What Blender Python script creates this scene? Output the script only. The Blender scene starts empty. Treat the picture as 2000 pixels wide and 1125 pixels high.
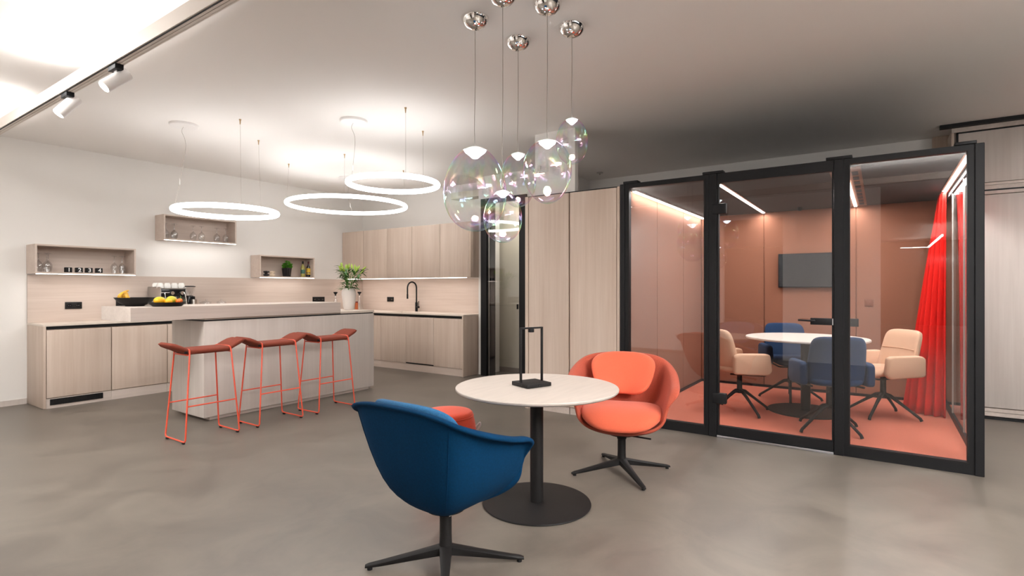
import bpy, bmesh, math, random
from mathutils import Vector, Matrix
random.seed(4)
S = bpy.context.scene
COL = S.collection
PI = math.pi

# ------------------------------------------------------------------ camera
H = 1.30
HEAD = math.radians(34.44)
cam_d = bpy.data.cameras.new('camera')
cam_d.sensor_width = 36; cam_d.lens = 1050 / 2000 * 36; cam_d.clip_end = 60
cam = bpy.data.objects.new('camera', cam_d)
cam.location = (0, 0, H); cam.rotation_euler = (PI / 2, 0, HEAD - PI / 2)
COL.objects.link(cam); S.camera = cam

# ------------------------------------------------------------------ world, exposure
W = bpy.data.worlds.new('world'); S.world = W; W.use_nodes = True
W.node_tree.nodes['Background'].inputs[0].default_value = (.55, .6, .7, 1)
W.node_tree.nodes['Background'].inputs[1].default_value = .05
S.view_settings.view_transform = 'Standard'; S.view_settings.look = 'None'
S.view_settings.exposure = 0.66; S.view_settings.gamma = 1; S.view_settings.use_curve_mapping = False
S.cycles.use_denoising = True
S.cycles.max_bounces = 10; S.cycles.diffuse_bounces = 5; S.cycles.transparent_max_bounces = 24
S.cycles.sample_clamp_indirect = 6
S.cycles.caustics_reflective = False; S.cycles.caustics_refractive = False

def area(name, loc, size, power, color=(1, .96, .92), aim=(0, 0, -1), sy=None, spread=PI, ax=(1, 0, 0)):
    """size runs along the world direction ax, sy is the short side"""
    d = bpy.data.lights.new(name, 'AREA'); d.energy = power; d.color = color; d.size = size
    if sy: d.shape = 'RECTANGLE'; d.size_y = sy
    d.spread = spread
    o = bpy.data.objects.new(name, d); COL.objects.link(o)
    z = -Vector(aim).normalized(); x = Vector(ax); x = (x - z * x.dot(z)).normalized(); y = z.cross(x)
    o.rotation_euler = Matrix((x, y, z)).transposed().to_euler(); o.location = loc
    return o
def spot(name, loc, aim, power, angle, blend=.6, color=(1, .97, .93), r=.03):
    d = bpy.data.lights.new(name, 'SPOT'); d.energy = power; d.color = color
    d.spot_size = math.radians(angle); d.spot_blend = blend; d.shadow_soft_size = r
    o = bpy.data.objects.new(name, d); COL.objects.link(o)
    o.rotation_euler = Vector(aim).to_track_quat('-Z', 'Y').to_euler(); o.location = loc
    return o
WARM = (1, .985, .965)
YY = (0, 1, 0)
# uplight profiles of the suspended track, plus added fill lights out of view
area('track_fill_light', (1.33, -3.1, 2.60), 2.6, 50, WARM, sy=.05, ax=YY)  # added fill in line with the track, no known source there
area('track_and_fill_uplight', (1.335, 3.95, 2.75), 1.8, 12, (1, .97, .95), aim=(-.5, 0, 1), sy=.06, ax=YY)
area('track_and_fill_uplight', (1.335, 6.6, 2.75), 1.1, 5.5, (1, .97, .95), aim=(-.5, 0, 1), sy=.06, ax=YY)
area('track_and_fill_uplight', (1.30, -1.0, 2.765), 3.0, 48, (1, .98, .96), aim=(0, 0, 1), sy=.06, ax=YY)  # this one is added fill that brightens the ceiling
area('rear_fill_down', (0, -3.2, 2.90), 4.0, 200, WARM, sy=.8)  # added downward fill behind the camera
area('rear_fill_up', (1.0, -3.0, 2.30), 3.5, 230, WARM, aim=(0, 0, 1), sy=.5)  # added upward fill, lifts the ceiling from behind the camera
area('side_fill_down', (.3, 4.75, 2.90), 1.2, 70, WARM, sy=1.4)  # added fill for the kitchen side
area('side_fill_down', (2.5, -1.8, 2.90), 1.6, 75, WARM, sy=1.4)  # added fill for the table and the island front

# ------------------------------------------------------------------ materials
def lin(h):
    h = h.lstrip('#'); v = [int(h[i:i + 2], 16) / 255 for i in (0, 2, 4)]
    return tuple(c / 12.92 if c <= .04045 else ((c + .055) / 1.055) ** 2.4 for c in v) + (1,)
def mat(name, col, rough=.5, metal=0, spec=.5, noise=None, bump=None, sheen=0, coat=0):
    m = bpy.data.materials.new(name); m.use_nodes = True
    nt = m.node_tree; b = nt.nodes['Principled BSDF']
    c = lin(col) if isinstance(col, str) else col
    b.inputs['Base Color'].default_value = c; b.inputs['Roughness'].default_value = rough
    b.inputs['Metallic'].default_value = metal; b.inputs['Specular IOR Level'].default_value = spec
    b.inputs['Sheen Weight'].default_value = sheen; b.inputs['Coat Weight'].default_value = coat
    tc = nt.nodes.new('ShaderNodeTexCoord')
    if noise:
        sc, amt, stretch = noise
        mp = nt.nodes.new('ShaderNodeMapping'); mp.inputs['Scale'].default_value = stretch
        nt.links.new(tc.outputs['Object'], mp.inputs[0])
        n = nt.nodes.new('ShaderNodeTexNoise'); n.inputs['Scale'].default_value = sc; n.inputs['Detail'].default_value = 6
        nt.links.new(mp.outputs[0], n.inputs['Vector'])
        r = nt.nodes.new('ShaderNodeValToRGB')
        r.color_ramp.elements[0].position = .3; r.color_ramp.elements[1].position = .7
        r.color_ramp.elements[0].color = tuple(x * (1 - amt) for x in c[:3]) + (1,)
        r.color_ramp.elements[1].color = tuple(min(1, x * (1 + amt)) for x in c[:3]) + (1,)
        nt.links.new(n.outputs['Fac'], r.inputs[0]); nt.links.new(r.outputs[0], b.inputs['Base Color'])
    if bump:
        bs, bd = bump
        n2 = nt.nodes.new('ShaderNodeTexNoise'); n2.inputs['Scale'].default_value = bs; n2.inputs['Detail'].default_value = 3
        nt.links.new(tc.outputs['Object'], n2.inputs['Vector'])
        bp = nt.nodes.new('ShaderNodeBump'); bp.inputs['Strength'].default_value = bd; bp.inputs['Distance'].default_value = .002
        nt.links.new(n2.outputs['Fac'], bp.inputs['Height']); nt.links.new(bp.outputs[0], b.inputs['Normal'])
    return m
def emit(name, col, k):
    m = bpy.data.materials.new(name); m.use_nodes = True; nt = m.node_tree
    nt.nodes.remove(nt.nodes['Principled BSDF'])
    e = nt.nodes.new('ShaderNodeEmission'); e.inputs[0].default_value = col + (1,); e.inputs[1].default_value = k
    nt.links.new(e.outputs[0], nt.nodes['Material Output'].inputs[0]); return m
def thin_glass(name, tint=(1, 1, 1), extra=0.0, rainbow=False, rough=0.0, refl=(1, 1, 1)):
    """thin clear glass: straight transmission plus Fresnel reflection"""
    m = bpy.data.materials.new(name); m.use_nodes = True; nt = m.node_tree; L = nt.links
    nt.nodes.remove(nt.nodes['Principled BSDF'])
    geo = nt.nodes.new('ShaderNodeNewGeometry')
    ior = nt.nodes.new('ShaderNodeMapRange'); ior.inputs[3].default_value = 1.5; ior.inputs[4].default_value = 1 / 1.5
    L.new(geo.outputs['Backfacing'], ior.inputs[0])
    fr = nt.nodes.new('ShaderNodeFresnel'); L.new(ior.outputs[0], fr.inputs[0])
    ad = nt.nodes.new('ShaderNodeMath'); ad.operation = 'ADD'; ad.use_clamp = True; ad.inputs[1].default_value = extra
    L.new(fr.outputs[0], ad.inputs[0])
    t = nt.nodes.new('ShaderNodeBsdfTransparent'); t.inputs[0].default_value = tint + (1,)
    g = nt.nodes.new('ShaderNodeBsdfGlossy'); g.inputs['Roughness'].default_value = rough; g.inputs[0].default_value = refl + (1,)
    mx = nt.nodes.new('ShaderNodeMixShader'); fac = ad.outputs[0]
    if rainbow:
        tc = nt.nodes.new('ShaderNodeTexCoord'); mp = nt.nodes.new('ShaderNodeMapping')
        mp.inputs['Scale'].default_value = (16, 16, 2.2); L.new(tc.outputs['Object'], mp.inputs[0])
        n = nt.nodes.new('ShaderNodeTexNoise'); n.inputs['Scale'].default_value = 1; n.inputs['Detail'].default_value = 2
        L.new(mp.outputs[0], n.inputs['Vector'])
        sx = nt.nodes.new('ShaderNodeSeparateXYZ'); L.new(tc.outputs['Generated'], sx.inputs[0])
        mu = nt.nodes.new('ShaderNodeMath'); mu.operation = 'MULTIPLY_ADD'; mu.inputs[1].default_value = 2.6
        L.new(sx.outputs[2], mu.inputs[0]); L.new(n.outputs['Fac'], mu.inputs[2])
        fr2 = nt.nodes.new('ShaderNodeMath'); fr2.operation = 'FRACT'; L.new(mu.outputs[0], fr2.inputs[0])
        hs = nt.nodes.new('ShaderNodeCombineColor'); hs.mode = 'HSV'; hs.inputs[1].default_value = .45; hs.inputs[2].default_value = 1
        L.new(fr2.outputs[0], hs.inputs[0]); L.new(hs.outputs[0], g.inputs[0])
        # the dichroic film is densest in streaks round the upper middle of each globe
        band = nt.nodes.new('ShaderNodeValToRGB'); e = band.color_ramp.elements
        e[0].position = .30; e[0].color = (0, 0, 0, 1); e[1].position = .95; e[1].color = (.1, .1, .1, 1)
        k = e.new(.62); k.color = (1, 1, 1, 1)
        L.new(sx.outputs[2], band.inputs[0])
        nr = nt.nodes.new('ShaderNodeMapRange'); nr.inputs[1].default_value = .46; nr.inputs[2].default_value = .60
        L.new(n.outputs['Fac'], nr.inputs[0])
        m2 = nt.nodes.new('ShaderNodeMath'); m2.operation = 'MULTIPLY'; L.new(nr.outputs[0], m2.inputs[0]); L.new(band.outputs[0], m2.inputs[1])
        m3 = nt.nodes.new('ShaderNodeMath'); m3.operation = 'MULTIPLY_ADD'; m3.inputs[1].default_value = .32; m3.use_clamp = True
        L.new(m2.outputs[0], m3.inputs[0]); L.new(fac, m3.inputs[2]); fac = m3.outputs[0]
    L.new(fac, mx.inputs[0]); L.new(t.outputs[0], mx.inputs[1]); L.new(g.outputs[0], mx.inputs[2])
    L.new(mx.outputs[0], nt.nodes['Material Output'].inputs[0]); return m
def wood(name, c1, c2, axis='z', rough=.5):
    m = bpy.data.materials.new(name); m.use_nodes = True; nt = m.node_tree; L = nt.links; b = nt.nodes['Principled BSDF']
    b.inputs['Roughness'].default_value = rough; b.inputs['Specular IOR Level'].default_value = .3
    tc = nt.nodes.new('ShaderNodeTexCoord'); oi = nt.nodes.new('ShaderNodeObjectInfo')
    ad = nt.nodes.new('ShaderNodeVectorMath'); ad.operation = 'MULTIPLY_ADD'; ad.inputs[1].default_value = (7, 11, 5)
    cb = nt.nodes.new('ShaderNodeCombineXYZ')
    for i in range(3): L.new(oi.outputs['Random'], cb.inputs[i])
    L.new(cb.outputs[0], ad.inputs[0]); L.new(tc.outputs['Object'], ad.inputs[2])
    mp = nt.nodes.new('ShaderNodeMapping')
    mp.inputs['Scale'].default_value = {'z': (38, 38, 1.3), 'x': (1.3, 38, 38), 'y': (38, 1.3, 38)}[axis]
    L.new(ad.outputs[0], mp.inputs[0])
    n = nt.nodes.new('ShaderNodeTexNoise'); n.inputs['Scale'].default_value = 1; n.inputs['Detail'].default_value = 5; n.inputs['Roughness'].default_value = .6
    L.new(mp.outputs[0], n.inputs['Vector'])
    mp2 = nt.nodes.new('ShaderNodeMapping')
    mp2.inputs['Scale'].default_value = {'z': (7, 7, .5), 'x': (.5, 7, 7), 'y': (7, .5, 7)}[axis]
    L.new(ad.outputs[0], mp2.inputs[0])
    n2 = nt.nodes.new('ShaderNodeTexNoise'); n2.inputs['Scale'].default_value = 1; n2.inputs['Detail'].default_value = 2
    L.new(mp2.outputs[0], n2.inputs['Vector'])
    av = nt.nodes.new('ShaderNodeMath'); av.operation = 'ADD'; L.new(n.outputs['Fac'], av.inputs[0]); L.new(n2.outputs['Fac'], av.inputs[1])
    hf = nt.nodes.new('ShaderNodeMath'); hf.operation = 'MULTIPLY'; hf.inputs[1].default_value = .5; L.new(av.outputs[0], hf.inputs[0])
    r = nt.nodes.new('ShaderNodeValToRGB'); r.color_ramp.elements[0].position = .36; r.color_ramp.elements[1].position = .64
    r.color_ramp.elements[0].color = lin(c1); r.color_ramp.elements[1].color = lin(c2)
    L.new(hf.outputs[0], r.inputs[0])
    hsv = nt.nodes.new('ShaderNodeHueSaturation'); mr = nt.nodes.new('ShaderNodeMapRange')
    mr.inputs[3].default_value = .93; mr.inputs[4].default_value = 1.05
    L.new(oi.outputs['Random'], mr.inputs[0]); L.new(mr.outputs[0], hsv.inputs['Value']); L.new(r.outputs[0], hsv.inputs['Color'])
    L.new(hsv.outputs[0], b.inputs['Base Color'])
    bp = nt.nodes.new('ShaderNodeBump'); bp.inputs['Strength'].default_value = .12; bp.inputs['Distance'].default_value = .001
    L.new(n.outputs['Fac'], bp.inputs['Height']); L.new(bp.outputs[0], b.inputs['Normal'])
    return m
M = {}
M['wall'] = mat('white_wall_paint', '#E3E0DC', .8, noise=(1.5, .01, (1, 1, 1)))
M['ceil'] = mat('ceiling_paint', '#EFECE9', .9)
M['olive'] = mat('corridor_paint', '#CFC9B8', .5)
M['floor'] = mat('poured_floor', '#A0958A', .36, spec=.5)
M['wood'] = wood('bleached_larch', '#C3AF9F', '#D2C1B3')
M['woodx'] = wood('bleached_larch_long', '#C3B2A6', '#D0C1B6', 'x')
M['woody'] = wood('bleached_larch_cross', '#C3B2A6', '#D0C1B6', 'y')
M['grey'] = wood('larch_in_island_light', '#C3B9B2', '#CFC6BF')  # door larch again; the island's greyer light is put into the colour
M['greyx'] = wood('larch_in_island_light_long', '#C0B3AA', '#D2C5BC', 'x')  # long-grain version with the same light in its colour
M['top'] = mat('pale_laminate', '#DCCFC3', .45, noise=(3, .04, (6, 1, 1)))
M['table'] = mat('pale_table_top', '#CCC1B8', .4, noise=(4, .05, (1, 9, 1)))
M['tedge'] = mat('table_edge', '#BDB2AA', .5)
M['black'] = mat('black_frame_metal', (.008, .008, .009, 1), .5, spec=.25)
M['gloss_black'] = mat('gloss_black', (.008, .008, .01, 1), .12)
M['base'] = mat('black_powder_coat', (.010, .009, .009, 1), .55, spec=.25, bump=(400, .2))
M['chrome'] = mat('chrome', (.85, .83, .81, 1), .04, 1)
M['steel'] = mat('brushed_steel', (.52, .5, .48, 1), .28, 1)
M['alu'] = mat('threshold_aluminium', (.6, .6, .63, 1), .35, 1)
M['white'] = mat('white_plastic', '#E9E6E4', .35)
M['cup'] = mat('white_porcelain', '#F2F0EC', .2)
M['railw'] = mat('rail_champagne', '#D9CFC6', .45)
M['railg'] = mat('rail_grey', '#A79E97', .4, .6)
M['blue'] = mat('blue_felt', '#012F50', .9, spec=.12, sheen=.0, noise=(120, .12, (1, 1, 1)), bump=(500, .3))
M['blue2'] = mat('blue_cushion', '#2D6088', .9, spec=.2, sheen=.05, noise=(160, .15, (1, 1, 1)), bump=(450, .35))
M['coral'] = mat('coral_cushion', '#D55F40', .85, sheen=.15, noise=(160, .05, (1, 1, 1)), bump=(500, .25))
M['coral2'] = mat('coral_shell', '#AE503C', .9, spec=.3, sheen=.08, noise=(160, .12, (1, 1, 1)), bump=(500, .3))
M['poufr'] = mat('orange_red_wool', '#E8502F', .85, sheen=.2, noise=(150, .06, (1, 1, 1)), bump=(420, .3))
M['rust'] = mat('rust_fabric', '#7D3B2C', .85, spec=.25, sheen=.0, noise=(220, .16, (1, 1, 1)), bump=(600, .3))
M['frame'] = mat('orange_red_lacquer', '#E2563C', .35)
M['beige'] = mat('beige_fabric', '#CFA88C', .9, sheen=.08, noise=(200, .06, (1, 1, 1)), bump=(500, .2))
M['navy'] = mat('navy_fabric', '#1C3352', .9, spec=.2, sheen=.05, noise=(200, .1, (1, 1, 1)), bump=(500, .2))
M['felt'] = mat('salmon_felt', '#865843', .95, noise=(180, .07, (1, 1, 1)), bump=(300, .2))
M['feltd'] = mat('brown_socket', '#6E3B22', .6)
M['carpet'] = mat('coral_carpet', '#C26C55', 1, noise=(260, .14, (1, 1, 1)), bump=(350, .8))
M['bceil'] = mat('charcoal_ceiling', '#2A2828', .9)
M['curtain'] = mat('red_curtain', '#CA1A12', .9, spec=.2, sheen=.0, noise=(200, .06, (1, 1, 1)))
M['strip'] = emit('led_strip', (1, .9, .82), 16)
M['shelfled'] = emit('shelf_led', (1, .87, .78), 7)
M['ringled'] = emit('ring_tube', (1, .985, .97), 9.5)
M['globe_led'] = emit('globe_led', (.86, .97, 1), 8)
M['spotled'] = emit('spot_led', (1, .97, .93), 14)
M['pane'] = thin_glass('pane_glass', (.93, .93, .935), .015)
M['pane_side'] = thin_glass('side_pane_glass', (.9, .9, .905), 0)
M['bubble'] = thin_glass('iridescent_glass', (.965, .97, .98), .028, rainbow=True)
M['clear'] = thin_glass('clear_glass', (.90, .90, .90), .09)
M['cap'] = thin_glass('frosted_cap', (.82, .84, .85), .22, rough=.35)
M['milky'] = mat('frosted_cap', '#DADDDD', .25)
M['screen'] = mat('tv_screen', (.02, .022, .024, 1), .22, spec=.8)
M['banana'] = mat('banana', '#D09A28', .5, noise=(20, .4, (1, 1, 1)))
M['mango'] = mat('yellow_fruit', '#F0B418', .4, noise=(12, .1, (1, 1, 1)))
M['pear'] = mat('green_fruit', '#B9B42F', .4, noise=(12, .15, (1, 1, 1)))
M['orange'] = mat('orange_fruit', '#F0701C', .45, bump=(120, .3))
M['leaf'] = mat('leaf_green', '#33661D', .4, noise=(30, .3, (1, 1, 1)))
M['stem'] = mat('stem_green', '#4E7F2C', .5)
M['bud'] = mat('lily_bud', '#9DB848', .5, noise=(25, .2, (1, 1, .3)))
M['herb'] = mat('herb_green', '#5CA32A', .5, noise=(40, .35, (1, 1, 1)))
M['ceramic'] = mat('chalky_ceramic', '#D9D2CC', .75, bump=(60, .3))
M['cream'] = mat('cream_figure', '#D9C6AE', .5)
M['winew'] = mat('pale_wine', '#9A9148', .08, spec=.8)
M['wined'] = mat('dark_bottle', '#0C0B12', .08, spec=.8)
M['label'] = mat('yellow_label', '#D9B23A', .5)
M['labelg'] = mat('green_label', '#3F6A5A', .5)
M['capred'] = mat('red_foil', '#5A1418', .3)
M['spice'] = mat('amber_spice', '#A8552A', .4)
M['num'] = mat('white_print', '#F2F0EE', .5)
M['copper'] = mat('brass_pin', '#B79B78', .35, .7)
M['window'] = mat('night_window', (.01, .013, .02, 1), .1)
# mottled cast floor
nt = M['floor'].node_tree; b = nt.nodes['Principled BSDF']
tc = nt.nodes.new('ShaderNodeTexCoord'); n1 = nt.nodes.new('ShaderNodeTexNoise'); n1.inputs['Scale'].default_value = 2.2
n1.inputs['Detail'].default_value = 7; n1.inputs['Roughness'].default_value = .62; n1.inputs['Distortion'].default_value = .9
nt.links.new(tc.outputs['Object'], n1.inputs['Vector'])
r = nt.nodes.new('ShaderNodeValToRGB'); r.color_ramp.elements[0].position = .32; r.color_ramp.elements[1].position = .72
r.color_ramp.elements[0].color = lin('#5F5851'); r.color_ramp.elements[1].color = lin('#756D64')
nt.links.new(n1.outputs['Fac'], r.inputs[0]); nt.links.new(r.outputs[0], b.inputs['Base Color'])
mr = nt.nodes.new('ShaderNodeMapRange'); mr.inputs[3].default_value = .30; mr.inputs[4].default_value = .48
nt.links.new(n1.outputs['Fac'], mr.inputs[0]); nt.links.new(mr.outputs[0], b.inputs['Roughness'])

# ------------------------------------------------------------------ mesh helpers
def B(): return bmesh.new()
def box(bm, x0, x1, y0, y1, z0, z1, bev=0, seg=2, mtx=None):
    r = bmesh.ops.create_cube(bm, size=1); vs = r['verts']
    for v in vs:
        v.co = Vector(((x0 + x1) / 2 + v.co.x * (x1 - x0), (y0 + y1) / 2 + v.co.y * (y1 - y0), (z0 + z1) / 2 + v.co.z * (z1 - z0)))
    if bev:
        es = list({e for v in vs for e in v.link_edges})
        rr = bmesh.ops.bevel(bm, geom=es, offset=bev, segments=seg, affect='EDGES', profile=.5)
        vs = list({v for f in rr['faces'] for v in f.verts} | {v for v in vs if v.is_valid})
    if mtx:
        for v in vs: v.co = mtx @ v.co
    return bm
def ring_pts(c, u, w, r, n): return [c + u * (r * math.cos(2 * PI * i / n)) + w * (r * math.sin(2 * PI * i / n)) for i in range(n)]
def loft(bm, rings, caps=True, closed=False):
    R = [[bm.verts.new(p) for p in ring] for ring in rings]; n = len(R[0])
    pairs = list(zip(R, R[1:])) + ([(R[-1], R[0])] if closed else [])
    for a, c in pairs:
        for i in range(n): bm.faces.new((a[i], a[(i + 1) % n], c[(i + 1) % n], c[i]))
    if caps and not closed:
        bm.faces.new(R[0][::-1]); bm.faces.new(R[-1])
    return bm
def tube(bm, pts, r, n=8, closed=False):
    P = [Vector(p) for p in pts]; m = len(P); rings = []; prev = None
    for i, p in enumerate(P):
        if closed: t = P[(i + 1) % m] - P[i - 1]
        else: t = P[min(i + 1, m - 1)] - P[max(i - 1, 0)]
        t.normalize()
        if prev is None: u = t.orthogonal().normalized()
        else:
            u = prev - t * prev.dot(t); u.normalize()
        prev = u; w = t.cross(u)
        rr = r[i] if isinstance(r, (list, tuple)) else r
        rings.append(ring_pts(p, u, w, rr, n))
    return loft(bm, rings, closed=closed)
def cyl(bm, p0, p1, r0, r1=None, n=24): return tube(bm, [p0, p1], [r0, r0 if r1 is None else r1], n)
def lathe(bm, prof, n=32, c=(0, 0, 0)):
    R = []
    for r, z in prof:
        if r < 1e-6: R.append([bm.verts.new((c[0], c[1], c[2] + z))])
        else: R.append([bm.verts.new((c[0] + r * math.cos(2 * PI * i / n), c[1] + r * math.sin(2 * PI * i / n), c[2] + z)) for i in range(n)])
    for a, d in zip(R, R[1:]):
        for i in range(n):
            j = (i + 1) % n
            if len(a) == 1 and len(d) == 1: continue
            if len(a) == 1: bm.faces.new((a[0], d[j], d[i]))
            elif len(d) == 1: bm.faces.new((a[i], a[j], d[0]))
            else: bm.faces.new((a[i], a[j], d[j], d[i]))
    return bm
def fillet(pts, rad, n=5, closed=False):
    P = [Vector(p) for p in pts]; out = []; m = len(P)
    for i, p in enumerate(P):
        if not closed and i in (0, m - 1): out.append(p); continue
        a, c = P[i - 1], P[(i + 1) % m]; d1 = (a - p); d2 = (c - p)
        r = min(rad, d1.length * .45, d2.length * .45); s = p + d1.normalized() * r; e = p + d2.normalized() * r
        for k in range(n + 1):
            t = k / n; out.append((s * (1 - t) + p * t) * (1 - t) + (p * (1 - t) + e * t) * t)
    return out
def spline(ctrl, n, closed=False):
    P = [Vector(p) for p in ctrl]; m = len(P); out = []
    segs = m if closed else m - 1
    for s in range(segs):
        if closed: p0, p1, p2, p3 = P[(s - 1) % m], P[s], P[(s + 1) % m], P[(s + 2) % m]
        else: p0, p1, p2, p3 = P[max(s - 1, 0)], P[s], P[s + 1], P[min(s + 2, m - 1)]
        for k in range(n):
            t = k / n
            out.append(.5 * ((2 * p1) + (p2 - p0) * t + (2 * p0 - 5 * p1 + 4 * p2 - p3) * t * t + (3 * p1 - p0 - 3 * p2 + p3) * t ** 3))
    if not closed: out.append(P[-1])
    return out
def pad(bm, f, tf, tb, nr=7, ns=40, sq=4, p=3.0):
    """upholstered pad: f(a,b) -> (point, normal), a and b in -1..1"""
    def layer(r, s, th):
        out = []
        for i in range(ns):
            t = 2 * PI * i / ns; c, d = math.cos(t), math.sin(t)
            a = r * math.copysign(abs(c) ** (2 / sq), c); bb = r * math.copysign(abs(d) ** (2 / sq), d)
            q, nn = f(a, bb); out.append(q + nn * (s * th * (1 - r ** p) ** (1 / p)))
        return out
    rs = [math.sin(PI / 2 * (k + 1) / nr) for k in range(nr)]
    rings = [layer(.02, 1, tf)] + [layer(r, 1, tf) for r in rs] + [layer(r, -1, tb) for r in rs[-2::-1]] + [layer(.02, -1, tb)]
    return loft(bm, rings)
def obj(name, bm, m, parent=None, origin=(0, 0, 0), smooth=35, local=False):
    bmesh.ops.remove_doubles(bm, verts=bm.verts, dist=1e-6) if len(bm.verts) < 6000 else None
    bmesh.ops.recalc_face_normals(bm, faces=bm.faces)
    me = bpy.data.meshes.new(name); bm.to_mesh(me); bm.free()
    if parent is not None and not local:
        o0 = parent
        off = Vector((0, 0, 0))
        while o0 is not None: off += o0.location; o0 = o0.parent
        me.transform(Matrix.Translation(-off))
    elif parent is None and tuple(origin) != (0, 0, 0):
        me.transform(Matrix.Translation(-Vector(origin)))
    me.materials.append(m if not isinstance(m, str) else M[m])
    if smooth:
        for f in me.polygons: f.use_smooth = True
        me.set_sharp_from_angle(angle=math.radians(smooth))
    o = bpy.data.objects.new(name, me); COL.objects.link(o); o.parent = parent
    if parent is None: o.location = origin
    return o
def tag(o, label, cat, group=None):
    o['label'] = label; o['category'] = cat
    if group: o['group'] = group
    return o
def thing(name, label, cat, loc=(0, 0, 0), rz=0, group=None):
    o = bpy.data.objects.new(name, None); COL.objects.link(o); o.empty_display_size = .1
    o.location = loc; o.rotation_euler = (0, 0, rz); return tag(o, label, cat, group)
def lab(o, l): o['label'] = l; return o
def struct(name, bm, m, parent=None, **k):
    o = obj(name, bm, m, parent, **k)
    if parent is None: o['kind'] = 'structure'
    return o
def sthing(name, loc):
    o = bpy.data.objects.new(name, None); COL.objects.link(o); o.location = loc; o['kind'] = 'structure'; return o
def dup(root, loc=None, rz=None, label=None):
    def cp(o, par):
        c = o.copy(); COL.objects.link(c); c.parent = par
        for ch in list(o.children): cp(ch, c)
        return c
    r = cp(root, None)
    if loc is not None: r.location = loc
    if rz is not None: r.rotation_euler = (0, 0, rz)
    if label: r['label'] = label
    return r
def attach(o, t):
    """parent a lamp to its thing, keeping its world place"""
    o.parent = t; o.location = o.location - t.location
def bx(name, m, parent, x0, x1, y0, y1, z0, z1, bev=0, **k):
    return obj(name, box(B(), x0, x1, y0, y1, z0, z1, bev), m, parent, **k)

# ------------------------------------------------------------------ the room
CZ = 2.96
struct('floor', box(B(), -14, 9, -6, 8.2, -.1, 0), 'floor')
struct('ceiling', box(B(), -14, 9, -6, 8.2, CZ, CZ + .1), 'ceil')
struct('wall_back', box(B(), -1.1, 6.86, 7.93, 8.1, 0, CZ), 'wall')
struct('wall_kitchen', box(B(), 6.66, 6.80, 4.90, 7.93, 0, CZ), 'wall')
bm = B(); box(bm, 6.40, 6.66, 4.90, 5.0, 0, CZ); box(bm, 6.36, 6.46, 3.72, 4.90, 2.62, CZ); box(bm, 6.36, 6.46, 3.62, 4.10, 0, 2.62)
struct('wall_doorway', bm, 'wall')
struct('wall_recess', box(B(), 6.46, 7.60, 3.72, 3.82, 0, CZ), 'wall')
struct('wall_far', box(B(), 7.55, 7.65, -6, 3.72, 0, CZ), 'wall')
struct('wall_corridor', box(B(), 6.86, 6.96, 3.82, 5.6, 0, 2.8), 'olive')
bm = B(); box(bm, 6.46, 6.86, 3.82, 5.6, 2.70, 2.8); struct('ceiling', bm, 'olive')
struct('baseboard_corridor', box(B(), 6.85, 6.86, 3.82, 5.6, 0, .07), 'railg')
struct('trim_1', box(B(), 4.95, 5.02, 2.605, 3.091, 2.30, CZ), 'wall')
t = thing('office_light_line', 'thin glowing light line far behind the viewer, mirrored in the booth glass', 'light', (-10, -1.3, 2.65))
bx('light_line', 'strip', t, -12.6, -7.7, -1.32, -1.28, 2.63, 2.67); bx('light_line', 'strip', t, -12.6, -12.55, -1.28, -.55, 2.64, 2.66)
for x in (-12, -8): bx('suspension_wire', 'railg', t, x, x + .004, -1.302, -1.298, 2.67, CZ)
# made-up fittings, added to house the fill lights out of view
for x, y, w, l, lb in ((.3, 4.75, 1.2, 1.4, 'flat added fitting for the fill light left of the suspended track, out of view'), (2.5, -1.8, 1.6, 1.4, 'flat added fitting for the fill light to the right of the viewer, out of view'), (0, -3.2, 4.0, .8, 'long added fitting for the fill light behind the viewer, out of view')):
    t = thing('fill_light_fitting', lb, 'light', (x, y, CZ), group='added fill light fittings')
    bx('housing', 'white', t, x - w / 2 - .02, x + w / 2 + .02, y - l / 2 - .02, y + l / 2 + .02, 2.903, CZ)
t = thing('fill_uplight_fitting', 'added suspended fitting for the upward fill light behind the viewer, out of view', 'light', (1.0, -3.0, 2.28))  # unseen body, added to carry the upward fill
bx('housing', 'white', t, -.77, 2.77, -3.27, -2.73, 2.26, 2.295)
for x in (-.6, 2.6): bx('suspension_wire', 'railg', t, x, x + .004, -3.002, -2.998, 2.295, CZ)
# wall behind the camera with an opening, plus the dark office side
bm = B(); box(bm, -1.0, -.9, 2.47, 7.93, 0, CZ); box(bm, -1.0, -.9, 0, 1.45, 0, CZ); box(bm, -1.0, -.9, 1.45, 2.47, 2.57, CZ)
struct('wall_left', bm, 'wall')
struct('baseboard_left', box(B(), -.9, -.888, 2.47, 7.93, 0, .06), 'railg')
struct('wall_office', box(B(), -14.1, -14, -6, 8.2, 0, CZ), 'window')
struct('wall_front', box(B(), -14, 9, -6.1, -6, 0, CZ), 'window')
struct('baseboard_back', box(B(), -.9, 1.90, 7.915, 7.93, 0, .06), 'grey')

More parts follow.
